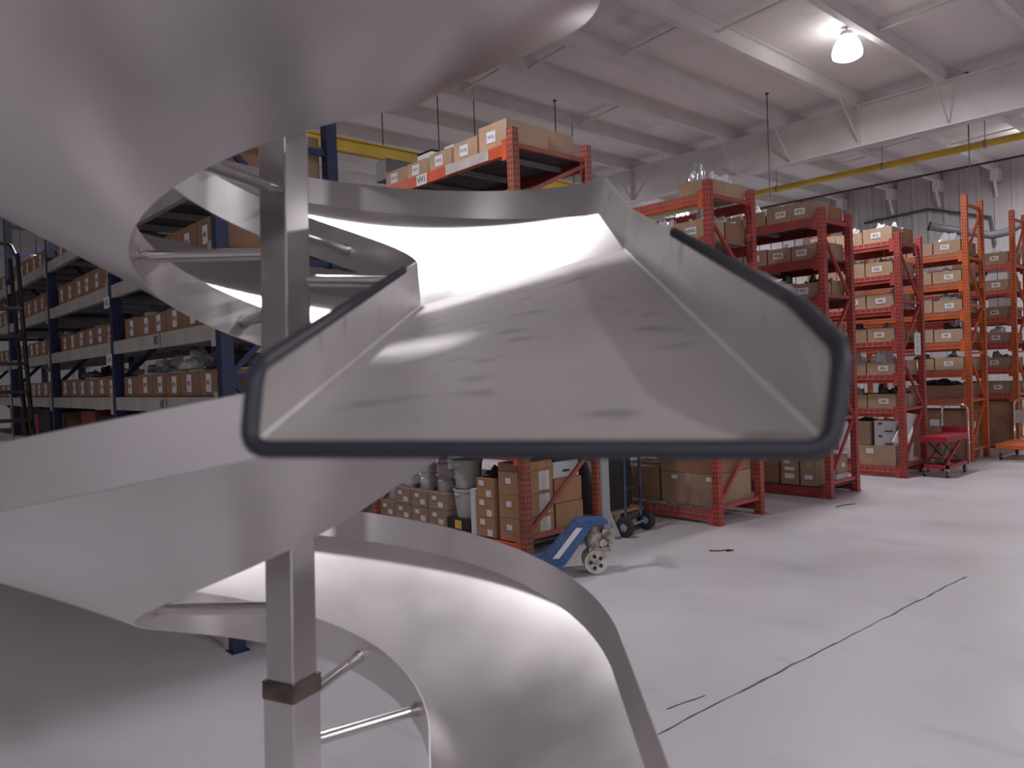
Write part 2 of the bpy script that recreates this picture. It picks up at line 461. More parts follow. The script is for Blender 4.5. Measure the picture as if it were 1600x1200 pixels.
# wall pipes and duct on right wall
def wallpt(px, py, X):
    c_, s_ = math.cos(ROLL), math.sin(ROLL)
    d = rt * ((px - 800) / 1200) + up * (-(py - 600) / 1200) + fw
    return Vector((0, 0, H)) + d * (X / d.x)
mb = MB(); mb.tube([(X1 - .08, 8.2, 4.95), (X1 - .08, 6.72, 5.03), (X1 - .08, 5.45, 4.62), (X1 - .08, 5.38, 4.0)], .03, 8)
tag(mb.build('conduit', M['darkpipe'], smooth=False), 'dark conduit bent like a gable across the ribbed metal wall', 'conduit')
e = empty('round_duct', (18.2, 6.3, 4.45), 0, 'grey round duct with black open end beside the ribbed wall', 'duct')
mb = MB(); mb.tube([(0, 0, 0), (.2, -.55, -.18), (.3, -1.1, -.34), (.4, -1.35, -.30), (.4, -1.9, -.02), (.4, -3, .1)], .085, 16); mb.build('duct_run', M['darkgrey'], e, smooth=True)
mb = MB(); mb.tube([(-.012, .036, .012), (0, 0, 0)], .1, 16); mb.build('duct_mouth', M['dark'], e)

# ================================================================== the spiral chute
S = 1.6
ax_, r_in, r_out, PT, Z0, ZB, HI, HO, LI, LO, COFF, TX, TY = [-0.2964, 0.1797, 0.4236, 0.4455, -0.4249, 0.1273, 0.0583, 0.0505, 0.0012, 0.0100, 0.1674, 0.0131, 0.0416]
hf = Vector((math.sin(YAW), math.cos(YAW), 0)); hr = rt0.copy()
def hw(x, y, z):       # heading frame (unit = axis distance) -> world
    return hr * (x * S) + hf * (y * S) + Vector((0, 0, z * S + H))
def hel(rr, dz, T, coff=0.):
    z = Z0 - PT * T / 360. + dz + coff
    t = R_(T)
    return hw(ax_ + rr * math.sin(t) + TX * z, 1 + rr * math.cos(t) + TY * z, z)
base = hw(ax_ + TX * -1, 1 + TY * -1, 0); base.z = 0
chute = empty('spiral_chute', base, 0, 'big stainless steel spiral chute winding around a square post in the foreground', 'spiral chute')
def cpart(mb, name, m_, par=None, solid=0, smooth=True, label=None, autos=None, bevel=0):
    off = Vector(base)
    mb.v = [tuple(Vector(v) - off) for v in mb.v]
    o = mb.build(name, m_, par or chute, smooth=smooth, label=label, autos=autos, bevel=bevel)
    if solid:
        s_ = o.modifiers.new('s', 'SOLIDIFY'); s_.thickness = solid; s_.offset = 0
        o.modifiers.new('split', 'EDGE_SPLIT').split_angle = R_(40)
    return o
def sweep(profile, T0, T1, coff=0, n=None, ext=0):
    # profile: list of (r,dz); rows along T
    n = n or int(abs(T1 - T0) / 2.5); rows = []
    for i in range(n + 1):
        T = T0 + (T1 - T0) * i / n
        rows.append([hel(r, dz, T, coff) for r, dz in profile])
    if ext:
        # straight run-out along the tangent
        Ta, Tb = R_(T1), None
        tan = (hr * math.cos(Ta) - hf * math.sin(Ta))
        for k in range(1, 9):
            dd = ext * k / 8
            rows.append([p + tan * dd - Vector((0, 0, dd * .36)) for p in rows[n]])
    mb = MB(); w_ = len(profile); vs = [p for r in rows for p in r]
    fs = [(i * w_ + j, i * w_ + j + 1, (i + 1) * w_ + j + 1, (i + 1) * w_ + j) for i in range(len(rows) - 1) for j in range(w_ - 1)]
    mb.add(vs, fs); return mb
bed = [(r_in + (r_out - r_in) * k / 10, ZB * k / 10) for k in range(11)]
inner = [(r_in, 0), (r_in - LI * .5, HI * .5), (r_in - LI, HI)]
outer = [(r_out, ZB), (r_out + LO * .5, ZB + HO * .5), (r_out + LO, ZB + HO)]
TH = .0028
for (T0, T1, co, ext) in ((-905, 84, 0, .55), (-800, -284, COFF, 0)):
    cpart(sweep(bed, T0, T1, co, ext=ext), 'slide_bed', M['steel'], solid=TH)
    cpart(sweep(inner, T0, T1 - (0 if ext else 4), co, ext=ext), 'inner_wall', M['steel'], solid=TH)
    cpart(sweep(outer, T0, T1 + (0 if ext else 8), co, ext=ext), 'outer_wall', M['steel'], solid=TH)
# post
def axp(z): return hw(ax_ + TX * z + .004, 1 + TY * z, z)
def sqpost(z0, z1, s_, rot):
    mb = MB(); vs = []
    for z in (z0, z1):
        c_ = axp(z)
        for k in range(4):
            a = rot + PI / 4 + k * PI / 2
            vs.append(c_ + (hr * math.cos(a) + hf * math.sin(a)) * s_ * .7071)
    mb.add(vs, [(0, 1, 2, 3), (4, 7, 6, 5)] + [(k, (k + 1) % 4, 4 + (k + 1) % 4, 4 + k) for k in range(4)])
    return mb
PR = R_(-27)
cpart(sqpost(-.40, 1.4, .072, PR), 'post', M['steel_tube'], smooth=False, bevel=.004)
cpart(sqpost(-.985, -.385, .081, PR), 'post_sleeve', M['steel'], smooth=False, bevel=.003, label='darker lower sleeve of the post')
M['weld'] = noisy(mat('heat_tint', (.05, .035, .03), .5, .8), (.035, .028, .026), (.22, .17, .14), 9, 4)
cpart(sqpost(-.404, -.381, .083, PR), 'weld_band', M['weld'], smooth=False)
mb = MB(); c_ = axp(-.99); mb.box(c_.x - .15, c_.x + .15, c_.y - .15, c_.y + .15, .0, .03); cpart(mb, 'foot_plate', M['steel'], smooth=False)
# spokes
def spoke(T, co, lab=None):
    z = Z0 - PT * T / 360. + co + HI * .45
    a = axp(z); b = hel(r_in - LI * .5, HI * .45, T, co); d = (b - a); d.z = 0; d.normalize()
    a = a + d * .03
    mb = MB(); mb.tube([a, b], .0128, 16, cap=True)
    mb.tube([b - (b - a).normalized() * .006, b - (b - a).normalized() * .001], .0165, 16)
    cpart(mb, 'spoke', M['steel_tube'], smooth=True, autos=40)
for T, co in ((-85, 0), (18, 0), (58, 0), (-456, 0), (-522, 0), (-345, COFF), (-292, COFF), (-395, 0), (-600, 0)):
    spoke(T, co)
# outlet tray
def unp(px, py, depth):
    d = rt * ((px - 800) / 1200) + up * (-(py - 600) / 1200) + fw
    return Vector((0, 0, H)) + d * depth
Jl_b = hel(r_in, 0, -284, COFF); Jl_t = hel(r_in - LI, HI, -288, COFF)
Jr_b = hel(r_out, ZB, -276, COFF); Jr_t = hel(r_out + LO, ZB + HO, -276, COFF)
El_b = unp(388, 702, .54); El_t = unp(400, 572, .555)
Er_b = unp(1300, 703, .47); Er_t = unp(1318, 545, .485); Er_t2 = unp(1240, 468, .56)
Kr = unp(975, 390, 1.52); KrT = unp(985, 325, 1.52)
def grid(P00, P01, P10, P11, nu=12, nv=12):
    # P00..P01 near->far along u ; second index v
    mb = MB(); vs = []
    for i in range(nu + 1):
        a = P00.lerp(P10, i / nu); b = P01.lerp(P11, i / nu)
        for j in range(nv + 1): vs.append(a.lerp(b, j / nv))
    fs = [(i * (nv + 1) + j, i * (nv + 1) + j + 1, (i + 1) * (nv + 1) + j + 1, (i + 1) * (nv + 1) + j) for i in range(nu) for j in range(nv)]
    mb.add(vs, fs); return mb
tray = cpart(grid(Jl_b, Kr, El_b, Er_b), 'outlet_floor', M['steel_tray'], solid=TH, label='smudged flat floor of the outlet')
rows_ = [[hel(r_in + (r_out - r_in) * k / 10, ZB * k / 10, -284, COFF) for k in range(11)],
         [hel(r_in + (r_out - r_in) * k / 10, ZB * k / 10, -284 + 8 * k / 10, COFF) for k in range(11)],
         [Jl_b.lerp(Kr, k / 10) for k in range(11)]]
mb = MB(); mb.add([p for r in rows_ for p in r], [(i * 11 + j, i * 11 + j + 1, i * 11 + j + 12, i * 11 + j + 11) for i in range(2) for j in range(10)])
cpart(mb, 'transition_plate', M['steel'], solid=TH)
cpart(grid(Jl_b, Jl_t, El_b, El_t), 'outlet_side_wall', M['steel_tray'], solid=TH)
mb = MB(); mb.add([Kr, KrT, Er_b, Er_t, Er_t2, Jr_b, Jr_t], [(0, 2, 3, 4, 1), (5, 0, 1, 6)]); cpart(mb, 'outlet_side_wall', M['steel_tray'], solid=TH, smooth=False)
# rubber edge trim
def rnd(pts, rad=.02, n=5):
    out = [Vector(pts[0])]
    for i in range(1, len(pts) - 1):
        p = Vector(pts[i]); a = (Vector(pts[i - 1]) - p); b = (Vector(pts[i + 1]) - p)
        r = min(rad, a.length * .4, b.length * .4); a = p + a.normalized() * r; b = p + b.normalized() * r
        for k in range(n + 1):
            t = k / n; out.append(a * (1 - t) ** 2 + p * 2 * t * (1 - t) + b * t * t)
    out.append(Vector(pts[-1])); return out
edgeR = KrT.lerp(Er_t2, .5)
path = [Jl_t.lerp(El_t, .22), El_t, El_b, Er_b, Er_t, Er_t2, edgeR]
mb = MB(); mb.tube(rnd(path, .016), .0066, 12)
cpart(mb, 'edge_trim', M['rubber'])
for a_, b_ in ((Kr, Er_b), (Jl_b, El_b)):
    mb = MB(); n_ = 40; mb.tube([a_.lerp(b_, i / n_) + Vector((0, 0, .0012)) for i in range(n_ + 1)], [.0030 + .0008 * noise.noise(Vector((i * .9, 0, 0))) for i in range(n_ + 1)], 8)
    cpart(mb, 'weld_seam', M['weldbright'], label='bright weld seam along the outlet crease')
# ================================================================== racks
def column_mb(h, w_=.075):
    mb = MB(); mb.box(-w_ / 2, w_ / 2, -w_ / 2, w_ / 2, 0.006, h); return mb
_meshes = {}
def cached(key, fn):
    if key not in _meshes: _meshes[key] = fn()
    return _meshes[key]
def deck_wire(d, L, rows=True):
    mb = MB(); t = .0035
    n = int(L / .075)
    for i in range(n + 1):
        y = i * L / n; mb.box(-d / 2, d / 2, y - t, y + t, 0, 2 * t)
        mb.box(-d / 2 - .030, -d / 2 - .030 + 2 * t, y - t, y + t, -.045, 2 * t)
        mb.box(-d / 2 - .030, -d / 2, y - t, y + t, 0, 2 * t)
    k = int(d / .12)
    for i in range(k + 1):
        x = -d / 2 + d * i / k; mb.box(x - t, x + t, 0, L, 2 * t, 4 * t)
    mb.box(-d / 2 - .03, -d / 2 - .03 + 2 * t, 0, L, -.050, -.050 + 2 * t)
    return mb
def rack(name, X, Y, D, HT, levels, bays, bay, col, beamcol, label, deck='wire', nb=1, beamh=.10, topbeam=None, bracecol=None, backcol=None, deckm='zinc', hts=None):
    e = empty(name, (X + D / 2, Y, 0), 0, label, 'pallet rack')
    hm, cm_ = M[col + '_holes'], M[bracecol or col]
    for b in range(bays + 1):
        y = b * bay
        ht = HT if not hts else hts[b]
        for sx in (-1, 1):
            me = cached(('col', ht, col), lambda: column_mb(ht).mesh('upright_column', hm))
            o = link('upright_column', me, e, (sx * (D / 2 - .0375), y, 0))
            me = cached(('foot', col), lambda: MB().box(-.055, .055, -.055, .055, 0, .006).mesh('foot_plate', cm_))
            link('foot_plate', me, o)
        z = .12; s_ = 1
        xx = D / 2 - .075
        MB().box(-xx, xx, -.015, .015, .15, .19).build('frame_strut', cm_, e, (0, y, 0))
        MB().box(-xx, xx, -.015, .015, ht - .16, ht - .12).build('frame_strut', cm_, e, (0, y, 0))
        z = .19
        while z < ht - .5:
            z2 = min(z + .72, ht - .16)
            MB().bar((-s_ * xx, 0, z + .03), (s_ * xx, 0, z2 - .03), .035, .03, (0, 1, 0)).build('frame_brace', cm_, e, (0, y, 0))
            z = z2; s_ = -s_
            if z < ht - .6: MB().box(-xx, xx, -.015, .015, z - .02, z + .02).build('frame_strut', cm_, e, (0, y, 0))
    for b in range(bays):
        y = b * bay
        for li, z in enumerate(levels):
            bc = beamcol
            if topbeam and li == len(levels) - 1: bc = topbeam
            L_ = bay - .075
            for sx, cc in ((-1, bc), (1, backcol or beamcol)):
                me = cached(('beam', L_, cc, beamh, sx), lambda: MB().box(-.022, .022, 0, L_, -beamh, 0).add(
                    [(sx * q_, 0 if k_ in (0, 3) else .055, -beamh - .04 if k_ < 2 else .035) for q_ in (.024, .030) for k_ in range(4)],
                    [(0, 1, 2, 3), (7, 6, 5, 4), (0, 4, 5, 1), (3, 2, 6, 7), (1, 5, 6, 2), (0, 3, 7, 4)]).mesh('shelf_beam', M[cc]))
                link('shelf_beam', me, e, (sx * (D / 2 - .024), y + .0375, z))
            if deck == 'wire':
                me = cached(('deck', D, L_, deckm), lambda: deck_wire(D - .05, L_).mesh('wire_deck', M[deckm]))
                link('wire_deck', me, e, (0, y + .0375, z))
            else:
                def mk():
                    mb = MB(); mb.box(-D / 2 + .05, D / 2 - .05, 0, L_, -.008, .008)
                    return mb.mesh('deck_board', M['deck'])
                link('deck_board', cached(('board', D, L_), mk), e, (0, y + .0375, z))
                me = cached(('supp', D), lambda: MB().box(-D / 2 + .05, D / 2 - .05, -.018, .018, -.05, -.0085).mesh('deck_support', M['grey']))
                for i in range(4): link('deck_support', me, e, (0, y + .0375 + L_ * (i + .5) / 4, z))
    return e

def lv(top, step, n, low=None):
    l = [top - i * step for i in range(n)]
    if low is not None: l.append(low)
    return l[::-1]
L0 = [.12, .60, 1.05, 1.515, 1.96, 2.41, 2.88]
L1 = [.10, .93, 1.30, 1.85, 2.40, 2.96, 3.555]
L2 = [.14, .95, 1.42, 1.90, 2.36, 2.84, 3.30]
L3 = [.11, .95, 1.40, 1.86, 2.33, 2.78, 3.26]
L4 = [.12, .91, 1.365, 1.81, 2.27, 2.70, 3.15]
L5 = [.94, 1.37, 1.80, 2.26, 2.70, 3.15]
L6 = [.93, 1.36, 1.78, 2.2, 2.67, 3.11]
RK = {
 0: dict(X=1.76, Y=4.52, D=.82), 1: dict(X=4.43, Y=4.83, D=1.0), 2: dict(X=6.55, Y=4.31, D=.86), 3: dict(X=8.6, Y=4.15, D=.76),
 4: dict(X=10.62, Y=4.10, D=.80), 5: dict(X=12.78, Y=3.96, D=.78), 6: dict(X=14.8, Y=3.88, D=.78)}
rack('pallet_rack', 1.76, 4.52, .82, 3.75, L0, 4, 2.2, 'blue', 'cream', 'long rack with dark blue posts and cream beams at the left', deck='board')
rack('pallet_rack', 4.43, 4.83, 1.0, 3.68, L1, 2, 2.4, 'rust', 'redorange', 'orange-beamed rack with rust-red posts behind the blue pallet jack', deck='board', backcol='darkred')
rack('pallet_rack', 6.55, 4.31, .86, 3.42, L2, 2, 2.4, 'red', 'red', 'red rack with bright orange top beam and white bags on top', topbeam='redorange', backcol='darkred')
rack('pallet_rack', 8.6, 4.15, .76, 3.36, L3, 1, 2.4, 'red', 'darkred', 'dark red rack holding the bins marked FF', deck='board')
rack('pallet_rack', 10.62, 4.10, .80, 3.26, L4, 1, 2.4, 'red', 'red', 'red rack with mesh shelves and X bins behind the red lift cart', deckm='redwire')
rack('pallet_rack', 12.78, 3.96, .78, 4.0, L5, 1, 2.4, 'orange', 'orange', 'tall bright orange rack between the red lift cart and the orange cart', deck='wire', deckm='zinc')
rack('pallet_rack', 14.8, 3.88, .78, 3.98, L6, 1, 2.4, 'orange', 'red', 'orange rack farthest right, behind the orange platform cart', deckm='redwire')

# ------------------------------------------------------------------ text
def text_mesh(s, size, m_):
    def mk():
        c_ = bpy.data.curves.new('t', 'FONT'); c_.body = s; c_.size = size; c_.align_x = 'CENTER'; c_.align_y = 'CENTER'
        c_.resolution_u = 1; c_.offset = size * .02
        ob = bpy.data.objects.new('t', c_); COL.objects.link(ob)
        dg = bpy.context.evaluated_depsgraph_get()
        me = bpy.data.meshes.new_from_object(ob.evaluated_get(dg)); me.materials.clear(); me.materials.append(m_)
        bpy.data.objects.remove(ob)
        me.name = 'printed_code'
        return me
    return cached(('txt', s, size, m_.name), mk)
# orientation: face -X => text plane local (u=+... ) ; columns: x_axis, y_axis(up), normal
def face_mx(loc, nrm):
    n = Vector(nrm); u_ = Vector((0, 0, 1)); x_ = u_.cross(n)
    m_ = Matrix((x_, u_, n)).transposed().to_4x4(); m_.translation = Vector(loc); return m_
def add_label(parent, loc, nrm, w_, h_, text=None, ink='ink', name='paper_label', m_='paper', tsize=None, tilt=0):
    me = cached(('lab', round(w_, 3), round(h_, 3), m_), lambda: MB().box(-w_ / 2, w_ / 2, -h_ / 2, h_ / 2, 0, .0015).mesh(name, M[m_]))
    o = bpy.data.objects.new(name, me); COL.objects.link(o); o.parent = parent
    o.matrix_local = face_mx(loc, nrm) @ Matrix.Rotation(tilt, 4, 'Z')
    if text:
        t = bpy.data.objects.new('printed_code', text_mesh(text, min(tsize or h_ * .62, w_ / (len(text) * .70)), M[ink])); COL.objects.link(t); t.parent = o; t.location = (0, 0, .0022)
    return o

# ------------------------------------------------------------------ bins and boxes
def bin_mesh(w_, d_, h_, mk, lip):
    def f():
        t = .006; mb = MB()
        mb.box(-d_ / 2, d_ / 2, -w_ / 2, w_ / 2, 0, t)
        mb.box(-d_ / 2, -d_ / 2 + t, -w_ / 2, w_ / 2, t, h_ - lip)
        mb.box(d_ / 2 - t, d_ / 2, -w_ / 2, w_ / 2, t, h_)
        mb.box(-d_ / 2 + t, d_ / 2 - t, -w_ / 2, -w_ / 2 + t, t, h_)
        mb.box(-d_ / 2 + t, d_ / 2 - t, w_ / 2 - t, w_ / 2, t, h_)
        return mb.mesh('cardboard_bin', M[mk])
    return cached(('bin', w_, d_, h_, mk, lip), f)
NB = [0]
def cbin(X, Y, Z, w_, d_, h_, label, code=None, face=-1, mk='card', group=None, lab=(.11, .085), ink='ink', rz=0, labu=0, lip=0, labm='paper', tilt=0, cat='cardboard bin', name='cardboard_bin', loff=0):
    o = bpy.data.objects.new(name, bin_mesh(w_, d_, h_, mk, lip)); COL.objects.link(o)
    o.location = (X, Y, Z); o.rotation_euler = (0, 0, rz + (0 if face < 0 else PI))
    tag(o, label, cat, group)
    if lab:
        add_label(o, (-d_ / 2 - .0016 , loff, h_ * .5 + labu), (-1, 0, 0), lab[0], lab[1], code, ink, m_=labm, tilt=tilt)
    NB[0] += 1
    return o
def closed_box(X, Y, Z, w_, d_, h_, label, mk='card', rz=0, group=None, tape=True, labs=(), cat='cardboard box', name='cardboard_box'):
    o = bpy.data.objects.new(name, cached(('cb', w_, d_, h_, mk), lambda: MB().box(-d_ / 2, d_ / 2, -w_ / 2, w_ / 2, 0, h_).mesh('cardboard_box', M[mk])))
    COL.objects.link(o); o.location = (X, Y, Z); o.rotation_euler = (0, 0, rz); tag(o, label, cat, group)
    if tape:
        mb = MB(); mb.box(-d_ / 2 - .001, d_ / 2 + .001, -.024, .024, h_, h_ + .0012); mb.box(-d_ / 2 - .0014, -d_ / 2 - .0002, -.024, .024, h_ * .72, h_ + .0012)
        mb.build('packing_tape', M['card2'], o)
    for (side, u, v, lw, lh, tx) in labs:
        if side == 'x': add_label(o, (-d_ / 2 - .0016, u, v), (-1, 0, 0), lw, lh, tx)
        else: add_label(o, (u, -w_ / 2 - .0016, v), (0, -1, 0), lw, lh, tx)
    NB[0] += 1
    return o
# crumpled bags
def bag_mesh(k, m_):
    def f():
        import bmesh
        bm = bmesh.new(); bmesh.ops.create_icosphere(bm, subdivisions=4, radius=1)
        for v in bm.verts:
            p = v.co.copy(); q = p * 1.3 + Vector((k * 7.1, 0, 0))
            n1 = noise.noise(q) * .5; n2 = abs(noise.noise(q * 2.6)) * .38; n3 = abs(noise.noise(q * 6)) * .14
            s_ = .78 + n1 + n2 + n3
            v.co = p * s_
            if p.z > .2: v.co.z *= 1 + .45 * max(0, noise.noise(p * 2.0 + Vector((k, 3, 0))))
            if v.co.z < -.25: v.co.z = -.25 + (v.co.z + .25) * .1
        zmin = min(v.co.z for v in bm.verts)
        for v in bm.verts: v.co.z -= zmin
        ex = max(abs(v.co.x) for v in bm.verts); ey = max(abs(v.co.y) for v in bm.verts); ez = max(v.co.z for v in bm.verts)
        for v in bm.verts: v.co = Vector((v.co.x / ex, v.co.y / ey, v.co.z / ez))
        me = bpy.data.meshes.new('plastic_bag'); bm.to_mesh(me); bm.free(); me.materials.append(M[m_])
        return me
    return cached(('bag', k, m_), f)
def bag(X, Y, Z, sx, sy, sz, label, m_='bag', k=None, rz=None, cat='plastic bag', name='plastic_bag', group=None):
    k = random.randint(0, 3) if k is None else k
    o = bpy.data.objects.new(name, bag_mesh(k, m_)); COL.objects.link(o)
    o.location = (X, Y, Z); o.scale = (sx, sy, sz); o.rotation_euler = (0, 0, random.uniform(0, 6) if rz is None else rz)
    tag(o, label, cat, group); return o

ORD = ['first', 'second', 'third', 'fourth', 'fifth', 'sixth', 'seventh', 'eighth', 'ninth', 'tenth', 'eleventh', 'twelfth', 'thirteenth',
       'fourteenth', 'fifteenth', 'sixteenth', 'seventeenth', 'eighteenth', 'nineteenth', 'twentieth', 'twenty-first', 'twenty-second', 'twenty-third', 'twenty-fourth', 'twenty-fifth']
# --- left rack: rows of narrow bins
LEFT = {6: ('top shelf', 'C', 19), 5: ('shelf below the top one', 'B', 22), 4: ('shelf above the 8D beam', 'A', 22), 3: ('shelf on the 8D beam', 'D', 22)}
ROWS = [(2.88, 'topmost shelf', '8A', 22), (2.41, 'second shelf', '8B', 22), (1.96, 'third shelf', '8D', 22), (1.515, 'fourth shelf', '8E', 22)]
for (z, where, code, n) in ROWS:
    y = 4.63; i = 0
    while y < 12.6 and i < n:
        w_ = random.choice((.28, .31, .34)) if y < 7 else .31
        # keep clear of the posts
        for b in range(1, 5):
            py = 4.52 + 2.2 * b
            if y < py + .05 and y + w_ > py - .05: y = py + .055
        h_ = {'8A': .17, '8B': .19, '8D': .145, '8E': .15}[code] + random.choice((0, .01))
        cbin(1.76 + .05 + .2, y + w_ / 2, z + .009, round(w_, 3), .40, round(h_, 3),
             'narrow bin, %s from the blue corner post, left rack %s' % (ORD[i], where), '%s%d' % (code, i + 1), lab=(.085, .115), mk='card3', ink='ink', tilt=random.uniform(-.06, .06), loff=random.uniform(-.03, .03))
        NB[0] += 0
        y += w_ + .012; i += 1
# text size fix for narrow labels is handled by h*.62; smaller codes
# back row at the near end of the left rack (seen past the blue post)
cbin(2.58 - .05 - .17, 4.85, 2.88 + .009, .5, .30, .30, 'large brown box on top of the left rack beside the far blue post', None, face=1, mk='card', lab=None, cat='cardboard box', name='cardboard_box')
cbin(2.58 - .05 - .17, 4.80, 2.41 + .009, .42, .30, .12, 'low brown tray behind the blue corner post on the second shelf', None, face=1, mk='card', lab=None)
cbin(2.58 - .05 - .17, 4.85, 1.515 + .009, .42, .30, .16, 'brown bin behind the blue corner post on the fourth shelf', None, face=1, mk='card3', lab=None)
# beam code plates
def plate(x, y, z, w_, h_, text, m_='cream', ink='ink', label=None, ts=None, cat='shelf sign'):
    e = empty('shelf_sign', (x, y, z), 0, label, cat)
    add_label(e, (0, 0, 0), (-1, 0, 0), w_, h_, text, ink, name='sign_plate', m_=m_, tsize=ts)
plate(1.757, 5.62, 1.91, .14, .085, '8D', label='black 8D lettering on the cream beam of the left rack', ts=.085)
plate(1.757, 5.55, 1.465, .14, .085, '8E', label='black 8E lettering on the cream beam below the 8D one', ts=.08)
for yy, zz, lab in ((6.76, 2.28, 'white tag below the second beam at the second blue post'), (6.76, 1.82, 'white tag below the 8D beam at the second blue post')):
    plate(1.752, yy + .02, zz, .16, .09, '8-%d' % int(zz * 10), m_='paper', label=lab, ts=.06)
# bags and bundles between the shelves of the left rack
for i, (y, z, sx, sy, sz, mm, lab) in enumerate((
    (4.98, 1.697, .18, .36, .15, 'darkbag', 'dark wrapped bundle lying on the bins below the 8D beam, next to the blue post'),
    (5.52, 1.697, .17, .17, .17, 'bag', 'clear plastic wrap draped over the bins below the 8D beam'),
    (6.12, 1.697, .12, .12, .14, 'jar', 'round clear bag on the bins below the 8D beam'),
    (6.42, 1.697, .12, .14, .09, 'greybag', 'grey bag on the bins beside the second blue post'),
    (7.25, 1.697, .12, .22, .08, 'bag', 'pale crumpled bag on the bins just past the second blue post'),
    (7.9, 1.697, .12, .25, .11, 'darkbag', 'dark bag on the bins halfway to the third blue post'),
    (8.4, 1.697, .12, .15, .08, 'greybag', 'grey bag on the bins near the third blue post'),
    (6.05, 2.128, .10, .10, .05, 'darkbag', 'small dark bag in a bin on the 8D shelf'),
    (6.45, 2.128, .09, .10, .07, 'bag', 'small clear bag on the 8D shelf near the second blue post'),
    (8.0, 2.128, .09, .12, .08, 'bag', 'clear bag on the 8D shelf past the second blue post'),
    (9.2, 2.128, .09, .14, .08, 'bag', 'clear bag on the 8D shelf near the third blue post'),
    (5.9, 2.63, .06, .07, .07, 'bag', 'small white bag poking out of a bin on the second shelf'),
    (9.2, 2.63, .10, .16, .07, 'bag', 'clear bag over the second shelf bins at the far left'),
    (10.2, 3.08, .10, .2, .1, 'bag', 'pale bag on the topmost shelf bins at the far left'))):
    bag(2.03, y, z, sx, sy, sz, lab, mm, k=i % 4)
# lower shelves of the left rack: dark and red cartons
for i in range(12):
    y = 4.95 + i * .62
    if any(abs(y - (4.52 + 2.2 * b)) < .33 for b in range(1, 5)): continue
    mk = ['dark', 'darkred', 'dark', 'card3'][i % 4]
    closed_box(2.1, y, 1.059, .5, .45, .26 + .03 * (i % 3), 'closed %s carton, %s along the fifth shelf, left rack' % ({'dark': 'black', 'darkred': 'dark red', 'card3': 'brown'}[mk], ORD[i]), mk, tape=False)
    closed_box(2.1, y, .609, .5, .45, .3, 'closed carton, %s along the sixth shelf of the left rack' % ORD[i], 'card3' if i % 2 else 'dark', tape=False)

# --- end-rack bins, codes by rack
def bin_bank(rk, levels, codes, where, front, back=True, w_=.34, h_=.19, d_=None, mk='card2', lab=(.13, .075), base='wire', y0=.07, skip=(), bags={}, ends={}):
    r = RK[rk]; D = r['D']; d_ = d_ or round((D - .12) / 2, 3)
    for li, (z, num) in enumerate(levels):
        y = r['Y'] + y0
        zz = z + (.015 if base == 'wire' else .009)
        for j, let in enumerate(codes):
            code = front(num, let)
            if (num, let) in skip: y += w_ + .02; continue
            ww = round(w_ * random.choice((.94, 1, 1.0)), 3); hh = round(h_ * random.choice((.92, 1, 1.06)), 3)
            cbin(r['X'] + .045 + d_ / 2, y + ww / 2, zz, ww, d_, hh, 'open cardboard bin labelled %s on the %s' % (code, where), code, mk=mk, lab=lab, tilt=random.uniform(-.04, .04), loff=random.uniform(-.03, .05))
            if (num, let) in bags:
                mm, up_, lab_ = bags[(num, let)]
                bag(r['X'] + .045 + d_ / 2, y + ww / 2, zz + .008, d_ / 2 - .012, ww / 2 - .012, hh + up_ * 1.5, lab_ + ' heaped in bin ' + code, mm, rz=0)
            y += ww + .018
        if back:
            y = r['Y'] + y0
            for j in range(2):
                ww = round(w_ * random.choice((.85, .95, 1)), 3); hh = round(h_ * random.choice((.9, 1, 1.1)), 3)
                cbin(r['X'] + D - .045 - d_ / 2, y + ww / 2, zz, ww, d_, hh,
                     '%s brown bin, rear of shelf row %s, %s' % (('end' if j == 0 else 'second'), ['one', 'two', 'three', 'four', 'five', 'six'][num - 1], where), None, face=1, mk='card3' if (j + li) % 3 == 0 else 'card', lab=(.1, .07) if j == 0 and li % 2 else None)
                if j == 0 and num in ends:
                    mm, up_, lab_ = ends[num]
                    bag(r['X'] + D - .045 - d_ / 2, y + ww / 2, zz + .008, d_ / 2 - .012, ww / 2 - .012, hh + up_ * 1.5, lab_ + ' in the end bin, shelf row %s, %s' % (['one', 'two', 'three', 'four', 'five', 'six'][num - 1], where), mm, rz=0)
                y += ww + .02
# rack 1 top: tall tan bins marked VV1
y = 4.93
for j, let in enumerate('LKJIH'):
    cbin(4.43 + .31, y + .18, 3.555 + .009, .34 if j else .37, .50, [.23, .18, .17, .16, .16, .15][j], 'tan bin labelled VV1%s on top of the orange-beamed rack' % let, 'VV1' + let, mk='card2', ink='blueink', lab=(.12, .10), loff=.02, tilt=random.uniform(-.05, .05))
    y += .385
cbin(5.185, 5.17, 3.555 + .009, .42, .36, .24, 'tan box at the rear end of the orange-beamed rack top', None, face=1, mk='card2', lab=None, cat='cardboard box', name='cardboard_box')
bag(4.80, 5.11, 3.575, .17, .15, .30, 'white shiny bag sticking out of bin VV1L', 'foil', 1)
bag(4.70, 5.495, 3.575, .12, .14, .27, 'silver bag sticking out of the bin VV1K', 'foil', 2)
e = closed_box(4.72, 6.265, 3.575, .24, .26, .24, 'pale grey carton with dark top standing in bin VV1I', 'paper', tape=False)
o = MB().box(-.131, .131, -.121, .121, .2405, .262).build('dark_lid', M['black'], e)
closed_box(4.66, 5.88, 3.575, .14, .12, .23, 'small pale blue carton standing in bin VV1J', 'white', tape=False)
bag(4.72, 6.65, 3.575, .16, .15, .20, 'white bag in bin VV1H', 'bag', 3)
plate(4.424, 6.10, 3.50, .17, .10, 'VV1', m_='paper', label='white VV1 sign on the orange top beam', ts=.08)
